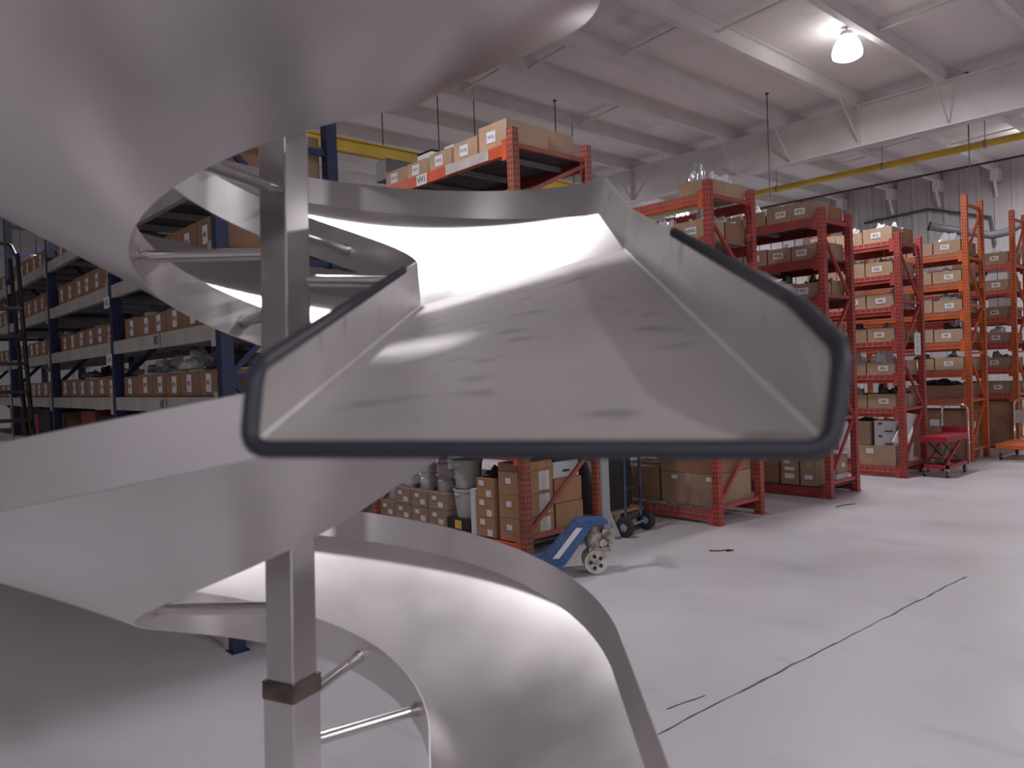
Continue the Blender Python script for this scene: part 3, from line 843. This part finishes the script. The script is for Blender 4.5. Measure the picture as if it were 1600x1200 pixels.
o = MB().box(-.002, 0, 0, .62, -.09, 0).build('shelf_sign', M['cream'], None, (4.427, 5.1, 3.55)); tag(o, 'cream strip with old lettering stuck on the orange top beam', 'shelf sign')
# rack 1 second shelf
cbin(4.43 + .31, 5.09, 2.96 + .009, .34, .5, .21, 'tan bin labelled VV2L on the second shelf of the orange-beamed rack', 'VV2L', mk='card2', lab=(.12, .10), ink='blueink')
cbin(4.43 + .31, 5.46, 2.96 + .009, .34, .5, .19, 'tan bin labelled VV2K on the second shelf of the orange-beamed rack', 'VV2K', mk='card2', lab=(.12, .10), ink='blueink')
bag(4.72, 5.46, 2.98, .17, .15, .22, 'white bag on bin VV2K', 'bag', 0)
for z, num in ((2.40, 3), (1.85, 4), (1.30, 5)):
    y = 4.93
    for let in 'LKJIH':
        cbin(4.74, y + .17, z + .009, .34, .5, .20, 'tan bin labelled VV%d%s on shelf %s of the orange-beamed rack' % (num, let, ('three', 'four', 'five')[num - 3]), 'VV%d%s' % (num, let), mk='card2', lab=(.12, .10), ink='blueink')
        y += .385
bag(5.25, 4.98, 2.97, .06, .06, .10, 'small green bag on the second shelf beside the rear post', 'green', 2)
# second bin of rack 2 etc.
def NNf(n, l): return 'NN%d%s' % (n, l)
bin_bank(2, [(2.84, 2), (2.36, 3), (1.90, 4), (1.42, 5)], 'LKJ', 'red rack with bagged box on top', NNf, w_=.33, bags={(2, 'L'): ('bag', .10, 'white bag'), (2, 'K'): ('bag', .08, 'white bag'), (3, 'L'): ('greybag', .06, 'grey bag')}, ends={2: ('bag', .07, 'clear bag'), 3: ('bag', .06, 'clear bag')})
cbin(6.55 + .47, 4.55, 3.315, .36, .66, .16, 'tan box full of white bags on top of the red rack', None, mk='card2', lab=None, cat='cardboard box', name='cardboard_box')
for x, sx, sz, k, lab in ((6.80, .095, .38, 0, 'white bag standing tallest in the tan box on the red rack'), (7.02, .10, .30, 1, 'white bag in the middle of the tan box on the red rack'), (7.24, .10, .30, 3, 'white bag at the rear of the tan box on the red rack')):
    bag(x, 4.55, 3.325, sx, .16, sz, lab, 'foil' if k == 0 else 'bag', k, rz=0)
# rack 3
def FFf(n, l): return 'FF%d%s' % (n, l)
bin_bank(3, [(3.26, 1), (2.78, 2), (2.33, 3), (1.86, 4), (1.40, 5), (.95, 6)], 'LKJH', 'dark red rack', FFf, base='board', w_=.31, mk='card',
         bags={(1, 'J'): ('bag', .08, 'white bags'), (1, 'H'): ('bag', .10, 'white bags'), (2, 'L'): ('bag', .07, 'clear bag'), (2, 'K'): ('bag', .04, 'clear bag'), (3, 'L'): ('darkbag', .08, 'black bag'), (3, 'K'): ('darkbag', .10, 'black bag'), (4, 'L'): ('greybag', .08, 'grey bag'), (5, 'L'): ('darkbag', .08, 'black bag'), (6, 'L'): ('greybag', .08, 'grey bag')},
         ends={1: ('green', .07, 'green plastic bag'), 3: ('greybag', .08, 'grey bag'), 4: ('bag', .05, 'pale bag')})
# rack 4
def Xf(n, l): return 'X%d%s' % (n, l)
bin_bank(4, [(3.15, 1), (2.70, 2), (2.27, 3), (1.81, 4), (1.365, 5), (.91, 6)], 'LKJ', 'red mesh-shelf rack', Xf, w_=.38, h_=.18,
         bags={(1, 'L'): ('bag', .06, 'white bags'), (1, 'K'): ('bag', .08, 'white bags'), (2, 'K'): ('bag', .08, 'clear bag'), (2, 'L'): ('greybag', .05, 'grey film'), (4, 'L'): ('greybag', .05, 'grey parts bag'), (4, 'K'): ('darkbag', .07, 'dark parts bag'), (5, 'L'): ('bag', .12, 'clear bags'), (5, 'K'): ('bag', .11, 'clear bags'), (6, 'L'): ('darkbag', .10, 'dark parts bag'), (6, 'K'): ('greybag', .09, 'grey parts bag')},
         ends={1: ('bag', .08, 'white bag'), 2: ('bag', .05, 'clear bag'), 3: ('bag', .10, 'white bag'), 6: ('darkbag', .12, 'black bag')})
e = empty('notice_card', (11.12, 4.055, 1.78), 0, 'tall white notice card hung on the end of the red mesh-shelf rack', 'notice')
add_label(e, (0, 0, 0), (0, -1, 0), .22, .30, None, name='card_sheet')
for zz in (.09, .03, -.05, -.1): add_label(e, (0, -.003, zz), (0, -1, 0), .03, .03, None, name='printed_mark', m_='grey')
# bottom of rack 4
closed_box(10.9, 4.45, .137, .48, .44, .27, 'open-topped brown box at the foot of the red mesh-shelf rack', 'card2', labs=(('x', .1, .2, .1, .07, None),))
closed_box(10.9, 4.35, .409, .28, .40, .17, 'white carton with black lettering, lower one in its stack of two', 'white', labs=(), tape=False)
closed_box(10.9, 4.35, .582, .28, .40, .17, 'white carton with black lettering, upper one in its stack of two', 'white', tape=False)
for zz in (.409, .582):
    for (u, v, w2, h2) in ((-.05, .03, .11, .018), (.06, .13, .05, .03)):
        o_ = [q for q in bpy.data.objects if q.name.startswith('cardboard_box') and abs(q.location.z - zz) < 1e-3 and abs(q.location.x - 10.9) < 1e-3 and abs(q.location.y - 4.35) < 1e-3][0]
        add_label(o_, (-.2016, u, v), (-1, 0, 0), w2, h2, None, m_='ink' if v < .1 else 'jackblue', name='printed_mark')
closed_box(10.9, 4.68, .409, .26, .40, .33, 'tall brown carton beside the two white cartons', 'card2')
bag(10.9, 4.68, .7425, .12, .12, .05, 'blue striped bag on the tall brown carton', 'jackblue', 1)
mb = MB(); P_ = [(10.45, .50), (10.98, .845), (11.32, .80), (10.78, .42)]
mb.add([(x, 4.145 + (z - .4) * .03, z) for x, z in P_] + [(x, 4.160 + (z - .4) * .03, z) for x, z in P_], [(0, 1, 2, 3), (7, 6, 5, 4), (0, 4, 5, 1), (1, 5, 6, 2), (2, 6, 7, 3), (3, 7, 4, 0)])
o = fixn(mb.build('foam_sheet', M['white'])); tag(o, 'white foam sheet leaning at an angle in the bottom of the red rack', 'foam sheet')
# rack 5
def Pf(n, l): return 'P%d%s' % (n, l)
bin_bank(5, [(3.15, 1), (2.70, 2), (2.26, 3), (1.80, 4), (1.37, 5)], 'LKJ', 'tall orange rack', Pf, w_=.40, h_=.19,
         bags={(1, 'L'): ('bag', .09, 'clear bag'), (2, 'K'): ('bag', .08, 'clear bag'), (2, 'L'): ('bag', .05, 'clear bag'), (3, 'L'): ('greybag', .07, 'grey bag'), (4, 'L'): ('darkbag', .08, 'dark bag'), (5, 'L'): ('greybag', .06, 'grey bag'), (5, 'K'): ('darkbag', .08, 'black bag')},
         ends={4: ('bag', .12, 'white bag')})
closed_box(13.17, 4.46, .957, .78, .60, .19, 'wide dark brown box full of black bags on the tall orange rack', 'card3', tape=False)
bag(13.1, 4.45, 1.152, .26, .34, .10, 'black bags heaped on the wide dark brown box', 'darkbag', 2)
closed_box(13.17, 4.42, .02, .75, .62, .74, 'large dark brown carton on the floor inside the tall orange rack', 'card3', tape=False, labs=(('x', .05, .55, .14, .1, None), ('y', .1, .5, .12, .1, None)))
# rack 6
def Mf(n, l): return 'M%d%s' % (n, l)
bin_bank(6, [(3.11, 1), (2.67, 2), (2.2, 3), (1.78, 4), (1.36, 5), (.93, 6)], 'LK', 'orange rack farthest right', Mf, w_=.42, h_=.18, mk='card',
         bags={(1, 'L'): ('bag', .05, 'pale bag'), (4, 'L'): ('bag', .10, 'clear bags'), (5, 'L'): ('greybag', .08, 'grey bag'), })
for z, num, c_, nm in ((2.67, 2, 'white', 'pale grey'), (2.2, 3, 'white', 'pale grey')):
    for k in range(2):
        closed_box(14.845 + .165, 4.045 + k * .155, z + .024, .145, .26, .33, 'tall %s carton standing in bin M%dL, %s one' % (nm, num, ('nearer', 'farther')[k]), c_, tape=False)
M['tote'] = mat('tote_blue', (.02, .05, .25), .4)
closed_box(15.15, 4.35, .02, .8, .55, .78, 'large brown carton on the floor under the orange rack farthest right', 'card3', tape=False)
closed_box(14.95, 4.6, .80, .5, .12, .11, 'flat pale carton on the large brown carton at the far right', 'paper', tape=False)
# --- rack 2 & 3 bottoms
closed_box(6.97, 4.70, .157, .68, .64, .33, 'big brown carton on the bottom shelf left of the dark red rack', 'card', labs=(('x', .17, .28, .07, .04, None), ('x', -.25, .28, .06, .04, None)))
closed_box(6.97, 4.70, .492, .68, .64, .30, 'big brown carton stacked on another under the outlet edge', 'card3')
closed_box(6.97, 5.42, .157, .66, .64, .36, 'big brown carton deeper on the bottom shelf, behind the hand truck', 'card3')
closed_box(7.34 - .02, 5.9, .157, .2, .1, .3, 'small carton at the rear of the bottom shelf', 'card2', tape=False)
closed_box(8.84, 4.42, .122, .20, .34, .30, 'tall brown carton at the end of the bottom shelf on the dark red rack', 'card', labs=(('x', 0, .1, .1, .05, None),))
closed_box(8.84, 4.66, .122, .22, .34, .38, 'tall labelled brown carton, second on the bottom shelf of the dark red rack', 'card', labs=(('x', 0, .1, .12, .06, None), ('x', 0, .19, .12, .04, None), ('x', .03, .27, .08, .04, None)))
closed_box(8.88, 5.0, .122, .38, .40, .36, 'wide brown carton on the bottom shelf of the dark red rack', 'card3', labs=(('x', 0, .29, .08, .05, None),))
closed_box(8.88, 5.42, .122, .34, .40, .28, 'grey-black carton on the bottom shelf of the dark red rack', 'dark', tape=False)
closed_box(9.17, 4.42, .122, .36, .30, .10, 'flat white carton on the bottom shelf end of the dark red rack', 'white', tape=False)
closed_box(9.17, 4.42, .224, .36, .28, .22, 'brown carton standing on the flat white one', 'card', labs=(('y', .02, .1, .08, .05, None),))

# --- rack 1, bottom: stacks of boxes, pails, jars, printer
for i, z in enumerate((.112, .318, .524, .73)):
    if i == 3: hh = .07
    closed_box(4.68, 5.05, z, .26, .42, .203 if i < 3 else .07 + .0, 'orange-brown file box, %s up in the corner stack behind the pallet jack' % ORD[i], 'orangecard', tape=False,
               labs=(('x', 0, .12, .07, .05, None), ('y', .10, .10, .13, .17, None)) if i < 3 else ())
for i, z in enumerate((.112, .29, .468)):
    closed_box(4.66, 5.36, z, .24, .40, .175, 'smaller brown box, %s up in the stack beside the grey pails' % ORD[i], 'orangecard', tape=False, labs=(('x', .05, .13, .07, .05, None), ('x', -.05, .04, .07, .06, None)))
closed_box(4.62, 5.535, .112, .06, .34, .42, 'tall white panel box between the brown boxes and the pails', 'white', tape=False)
bag(4.62, 5.38, .65, .10, .11, .10, 'black bag with white tags on the smaller brown boxes', 'darkbag', 2)
o_ = closed_box(4.66, 5.80, .112, .34, .36, .11, 'black box with gold panel under the grey pails', 'dark', tape=False); add_label(o_, (-.182, .0, .055), (-1, 0, 0), .10, .08, None, m_='yellow', name='gold_panel')
def pail(x, y, z, lab):
    mb = MB(); mb.lathe([(.0, 0), (.115, 0), (.118, .01), (.142, .25), (.150, .255), (.150, .275), (.142, .278), (.136, .27), (.11, .02), (0, .02)], 28)
    o = mb.build('grey_pail', M['pail'], None, (x, y, z), autos=40, label=lab); o['category'] = 'pail'
    add_label(o, (-.142, -.0, .235), (-1, 0, 0), .07, .03, None)
    return o
pail(4.62, 5.80, .224, 'beige-grey plastic pail, lower one of two stacked on the black box')
pail(4.62, 5.80, .504, 'beige-grey plastic pail, upper one of two stacked beside the black bag')
for i, (y, nb) in enumerate(((6.12, 2), (6.42, 2), (6.72, 2), (7.02, 1))):
    for k in range(nb):
        closed_box(4.64, y, .112 + k * .165 - 0, .27, .34, .16, 'small stickered brown box, %s column left of the pails, %s' % (ORD[i], ('bottom' if k == 0 else 'on top')), 'card', tape=False, labs=(('x', .04, .11, .07, .04, None), ('x', -.06, .05, .08, .05, None)))
    zt = .112 + nb * .165
    for k in range(2 if nb == 2 else 1):
        mb = MB(); mb.lathe([(0, 0), (.085, 0), (.09, .01), (.09, .11), (.075, .125), (.075, .14), (.08, .142), (.08, .16), (0, .16)], 22)
        o = mb.build('clear_jar', M['jar'], None, (4.60, y, zt + k * .165), autos=40, label='clear plastic jar on the %s row of small brown boxes, %s' % (ORD[i], 'lower' if k == 0 else 'upper')); o['category'] = 'jar'
closed_box(5.12, 5.22, .112, .56, .36, .27, 'long brown carton lying behind the pallet jack, lower of two', 'orangecard', tape=False)
closed_box(5.12, 5.22, .386, .54, .36, .22, 'long brown carton lying behind the pallet jack, upper of two', 'orangecard', tape=False)
o_ = closed_box(5.12, 5.16, .610, .38, .34, .15, 'white desktop printer box on the long brown cartons', 'white', tape=False, cat='printer', name='desktop_printer')
add_label(o_, (0, -.192, .06), (0, -1, 0), .09, .02, None, m_='navy', name='control_panel')
MB().box(-.14, .14, -.19, .1, .15, .185).build('paper_lid', M['dark'], o_)

# ================================================================== pallet jack
def place(o, loc, rz): o.location = loc; o.rotation_euler = (0, 0, rz); return o
# local +x = fork direction
JD = math.atan2(.62, -.78)
pj_ = empty('pallet_jack', (4.50, 4.09, 0), JD, 'blue hand pallet jack with worn white wheels parked before the orange-beamed rack', 'pallet jack')
for sy in (-1, 1):
    mb = MB(); mb.box(.30, 1.15, sy * .19 - .08, sy * .19 + .08, .055, .105); mb.box(1.15, 1.22, sy * .19 - .05, sy * .19 + .05, .06, .095)
    mb.build('fork', M['jackblue'], pj_, bevel=.006)
    mb = MB(); mb.lathe([(.0, -.05), (.04, -.05), (.04, .05), (0, .05)], 16, (1.08, sy * .19, .042), 'y'); mb.build('fork_roller', M['wheel'], pj_, autos=40)
mb = MB()
# raked A frame of the jack: base cross plate, two cheek plates, top yoke
mb.box(.28, .42, -.27, .27, .05, .11)
for sy in (-1, 1):
    mb.add([(.40, sy * .16 - .02, .10), (.26, sy * .16 - .02, .10), (.02, sy * .13 - .02, .40), (.12, sy * .13 - .02, .42),
            (.40, sy * .16 + .02, .10), (.26, sy * .16 + .02, .10), (.02, sy * .13 + .02, .40), (.12, sy * .13 + .02, .42)],
           [(0, 1, 2, 3), (7, 6, 5, 4), (0, 4, 5, 1), (1, 5, 6, 2), (2, 6, 7, 3), (3, 7, 4, 0)])
mb.add([(.40, -.17, .10), (.40, .17, .10), (.12, .14, .42), (.12, -.14, .42), (.37, -.17, .09), (.37, .17, .09), (.09, .14, .41), (.09, -.14, .41)],
       [(0, 1, 2, 3), (7, 6, 5, 4), (0, 4, 5, 1), (3, 2, 6, 7), (0, 3, 7, 4), (1, 5, 6, 2)])
mb.box(-.10, .14, -.10, .10, .385, .42)
fixn(mb.build('lifting_frame', M['jackblue'], pj_, bevel=.004))
mb = MB(); mb.add([(.352, .178, .16), (.30, .178, .16), (.11, .156, .38), (.155, .156, .385)], [(0, 1, 2, 3)])
o = fixn(mb.build('white_sticker', M['paper'], pj_, label='white sticker on the raked blue frame')); o.modifiers.new('s', 'SOLIDIFY').thickness = .004
mb = MB(); mb.lathe([(0, .10), (.055, .10), (.06, .16), (.05, .20), (.07, .21), (.07, .31), (.045, .33), (.045, .37), (0, .37)], 20)
mb.box(-.12, .05, -.05, .05, .16, .20); mb.lathe([(0, -.09), (.03, -.09), (.03, .09), (0, .09)], 12, (-.06, 0, .24), 'y')
mb.build('hydraulic_pump', M['greasy'], pj_, autos=40)
for sy in (-1, 1):
    mb = MB(); mb.lathe([(.03, -.024), (.06, -.024), (.062, -.014), (.085, -.016), (.092, -.02), (.094, 0), (.092, .02), (.085, .016), (.062, .014), (.06, .024), (.03, .024)], 28, (0, 0, 0), 'y')
    wh = mb.build('steer_wheel', M['wheel'], pj_, (0, sy * .065, .094), autos=35)
    for k in range(5):
        a = k * 2 * PI / 5
        m2 = MB(); m2.lathe([(0, sy * .0), (.016, sy * .0), (.016, sy * .0262), (0, sy * .0262)], 10, (.043 * math.cos(a), 0, .047 * math.sin(a)), 'y')
        m2.build('wheel_slot', M['dark'], wh)
    m2 = MB(); m2.lathe([(0, 0), (.02, 0), (.02, sy * .03), (0, sy * .03)], 12, (0, 0, 0), 'y'); m2.build('hub_cap', M['greasy'], wh)
mb = MB(); mb.tube([(0, -.10, .094), (0, .10, .094)], .014, 10); mb.build('axle', M['greasy'], pj_)
mb = MB(); mb.box(-.135, -.075, -.03, .03, .33, 1.12); mb.build('handle_column', M['grey'], pj_, bevel=.006)
mb = MB(); mb.tube(rnd([(-.1, 0, 1.1), (-.1, -.13, 1.16), (-.1, -.13, 1.28), (-.1, .13, 1.28), (-.1, .13, 1.16), (-.1, 0, 1.1)], .04), .014, 10); mb.build('grip_loop', M['black'], pj_, smooth=True)
mb = MB(); mb.box(-.16, -.06, -.045, .045, .22, .34); mb.tube([(-.15, -.05, .30), (-.15, .05, .30)], .016, 10); mb.build('pivot_bracket', M['greasy'], pj_, bevel=.006)

# ================================================================== hand truck and the added dark load
ht = empty('hand_truck', (5.80, 4.72, 0), R_(100), 'dark navy hand truck with black tyres behind the pallet jack', 'hand truck')
def tyre(par, x, y, r, t, name='wheel', z=None):
    mb = MB(); mb.lathe([(r * .55, -t / 2), (r * .85, -t / 2), (r, -t / 3), (r, t / 3), (r * .85, t / 2), (r * .55, t / 2)], 24, (0, 0, 0), 'y')
    o = mb.build(name, M['tyre'], par, (x, y, z or r), autos=35)
    m2 = MB(); m2.lathe([(0, -t / 2 - .004), (r * .3, -t / 2 - .004), (r * .56, -t / 3), (r * .56, t / 3), (r * .3, t / 2 + .004), (0, t / 2 + .004)], 20, (0, 0, 0), 'y')
    m2.build('wheel_hub', M['grey'], o, autos=35); return o
for sy in (-1, 1):
    tyre(ht, 0, sy * .21, .095, .05)
    mb = MB(); mb.tube([(.02, sy * .15, .06), (.02, sy * .15, 1.0), (-.06, sy * .15, 1.25)], .016, 10); mb.build('frame_rail', M['navy'], ht, smooth=True)
for z in (.15, .45, .75, 1.0):
    mb = MB(); mb.tube([(.02, -.15, z), (.02, .15, z)], .012, 8); mb.build('cross_bar', M['navy'], ht)
mb = MB(); mb.box(.04, .32, -.17, .17, .03, .045); mb.build('toe_plate', M['navy'], ht)
mb = MB(); mb.tube([(0, -.2, .095), (0, .2, .095)], .012, 8); mb.build('axle', M['grey'], ht)
mb = MB(); mb.bar((5.50, 4.70, .012), (5.52, 5.08, .70), .05, .05)
tag(mb.build('metal_bar', M['grey']), 'grey metal bar leaning in the dark aisle beside the hand truck', 'metal bar')
e = empty('dark_filler_load', (6.08, 5.68, 0), R_(0), 'tall black shrink-wrapped pallet load added to fill the dark aisle behind the hand truck', 'wrapped pallet')  # made-up pallet load, added so the gap between the racks stays dark
mb = MB(); mb.box(-.42, .42, -.5, .5, .09, .12); 
for x in (-.38, 0, .38): mb.box(x - .04, x + .04, -.5, .5, 0, .09)
mb.build('wooden_pallet', M['card2'], e)
mb = MB(); n_ = 28; vs = []; zs = [.12, .2, .5, .8, 1.1, 1.4, 1.65, 1.7]
for q, z in enumerate(zs):
    for k in range(n_):
        a = 2 * PI * k / n_; cx_, cy_ = math.cos(a), math.sin(a); sc = 1 / max(abs(cx_), abs(cy_)) ** .8 * (.94 if q in (0, 7) else 1) * (1 + .03 * noise.noise(Vector((k * .7, q * 1.3, 0))))
        vs.append((cx_ * .39 * sc, cy_ * .47 * sc, z))
mb.add(vs, [(q * n_ + k, q * n_ + (k + 1) % n_, (q + 1) * n_ + (k + 1) % n_, (q + 1) * n_ + k) for q in range(len(zs) - 1) for k in range(n_)] + [tuple(range(len(vs) - n_, len(vs)))])
mb.build('black_wrap', M['darkbag'], e, autos=50)
mb = MB(); mb.tube([(0, 0, .004), (.08, -.03, .004), (.16, -.01, .004), (.2, -.04, .004), (.13, -.06, .004)], .006, 6)
tag(mb.build('cable_scrap', M['black'], None, (5.62, 3.78, 0), R_(-35)), 'short scrap of black cable on the floor right of the pallet jack', 'cable')
mb = MB(); mb.tube([(0, 0, .003), (.15, .02, .003), (.3, -.02, .003)], .006, 6)
tag(mb.build('cable_scrap', M['black'], None, (8.15, 3.85, 0), R_(-10)), 'thin black cable scrap on the floor in front of the dark red rack', 'cable')
o = MB(); o.box(0, .08, 0, .045, .0005, .0025)
tag(o.build('tape_scrap', M['navy'], None, (.80, 3.27, 0), R_(-35)), 'small blue-grey scrap of tape on the bright floor, bottom left', 'tape')

# ================================================================== red scissor lift cart
lc = empty('scissor_lift_cart', (11.28, 3.80, 0), 0, 'red scissor lift table cart with chrome push handle by the tall orange rack', 'lift cart')
mb = MB(); mb.box(-.42, .36, -.17, .17, .50, .545); mb.box(-.42, .36, -.17, .17, .47, .50); mb.build('table_top', M['cartred'], lc, bevel=.006)
mb = MB(); mb.box(-.40, .36, -.17, -.13, .12, .17); mb.box(-.40, .36, .13, .17, .12, .17); mb.box(-.40, -.36, -.17, .17, .12, .17); mb.box(.32, .36, -.17, .17, .12, .17); mb.build('base_frame', M['cartred'], lc, bevel=.004)
for sy in (-.11, .11):
    mb = MB(); mb.bar((-.34, sy, .16), (.30, sy, .48), .035, .02, (0, 1, 0)); mb.build('scissor_arm', M['cartred'], lc)
    mb = MB(); mb.bar((-.34, sy * .8, .48), (.30, sy * .8, .16), .035, .02, (0, 1, 0)); mb.build('scissor_arm', M['black'], lc)
mb = MB(); mb.tube([(-.2, 0, .17), (.08, 0, .33)], .028, 12); mb.build('hydraulic_cylinder', M['greasy'], lc, smooth=True)
mb = MB(); mb.tube([(-.37, -.12, .19), (-.37, .12, .19)], .018, 10); mb.build('roller_bar', M['black'], lc, smooth=True)
for sx, sy in ((-.36, -.14), (-.36, .14), (.30, -.14), (.30, .14)):
    o = tyre(lc, sx, sy, .045 if sx < 0 else .055, .026, 'caster_wheel', .045 if sx < 0 else .055)
    mb = MB(); mb.box(sx - .012, sx + .012, sy - .022, sy + .022, .07, .125); mb.build('caster_fork', M['zinc'], lc)
mb = MB(); mb.tube(rnd([(.40, -.165, .12), (.40, -.165, .92), (.40, .165, .92), (.40, .165, .12)], .09, 8), .013, 12); mb.build('push_handle', M['chrome'], lc, smooth=True)
mb = MB(); mb.box(.37, .385, -.16, .16, .48, .62); mb.build('back_plate', M['cartred'], lc)
# orange platform cart
oc = empty('platform_cart', (13.55, 3.50, 0), 0, 'low orange platform cart with grey panel handle at the right edge', 'platform cart')
mb = MB(); mb.box(-.40, .55, -.24, .24, .17, .24); mb.build('platform', M['orange'], oc, bevel=.008)
for sx, sy in ((-.33, -.18), (-.33, .18), (.48, -.18), (.48, .18)):
    tyre(oc, sx, sy, .055, .03, 'caster_wheel', .055)
    mb = MB(); mb.box(sx - .015, sx + .015, sy - .025, sy + .025, .09, .17); mb.build('caster_fork', M['zinc'], oc)
mb = MB(); mb.tube(rnd([(.50, -.21, .2), (.50, -.21, .88), (.50, .21, .88), (.50, .21, .2)], .1, 8), .013, 12); mb.build('push_handle', M['chrome'], oc, smooth=True)
mb = MB(); mb.box(.49, .51, -.20, .20, .50, .70); mb.build('handle_panel', M['grey'], oc)

# ================================================================== black rolling ladder at the far left
ld_ = empty('rolling_ladder', (1.25, 8.75, 0), 0, 'black steel rolling ladder standing before the left rack at the photo edge', 'ladder')
for sx in (-.26, .26):
    for (ya, yb) in ((-.55, .15), (-.30, .55)):
        mb = MB(); mb.tube([(sx, ya, .06), (sx, (ya + yb) / 2 + .1, 1.6), (sx, yb, 2.95)], .02, 8); mb.build('side_rail', M['black'], ld_, smooth=True)
for k in range(9):
    t = (k + .6) / 10; y = -.5 + .55 * t; mb = MB(); mb.box(-.25, .25, y - .02, y + .16, .06 + 2.7 * t, .09 + 2.7 * t); mb.build('step', M['black'], ld_)
mb = MB(); mb.tube(rnd([(-.26, .15, 2.9), (-.26, .5, 3.1), (.26, .5, 3.1), (.26, .15, 2.9)], .08), .018, 8); mb.build('hand_rail', M['black'], ld_, smooth=True)
for sx in (-.26, .26):
    for sy in (-.55, .5):
        tyre(ld_, sx, sy, .05, .03, 'caster_wheel', .05)
print('BINS', NB[0])
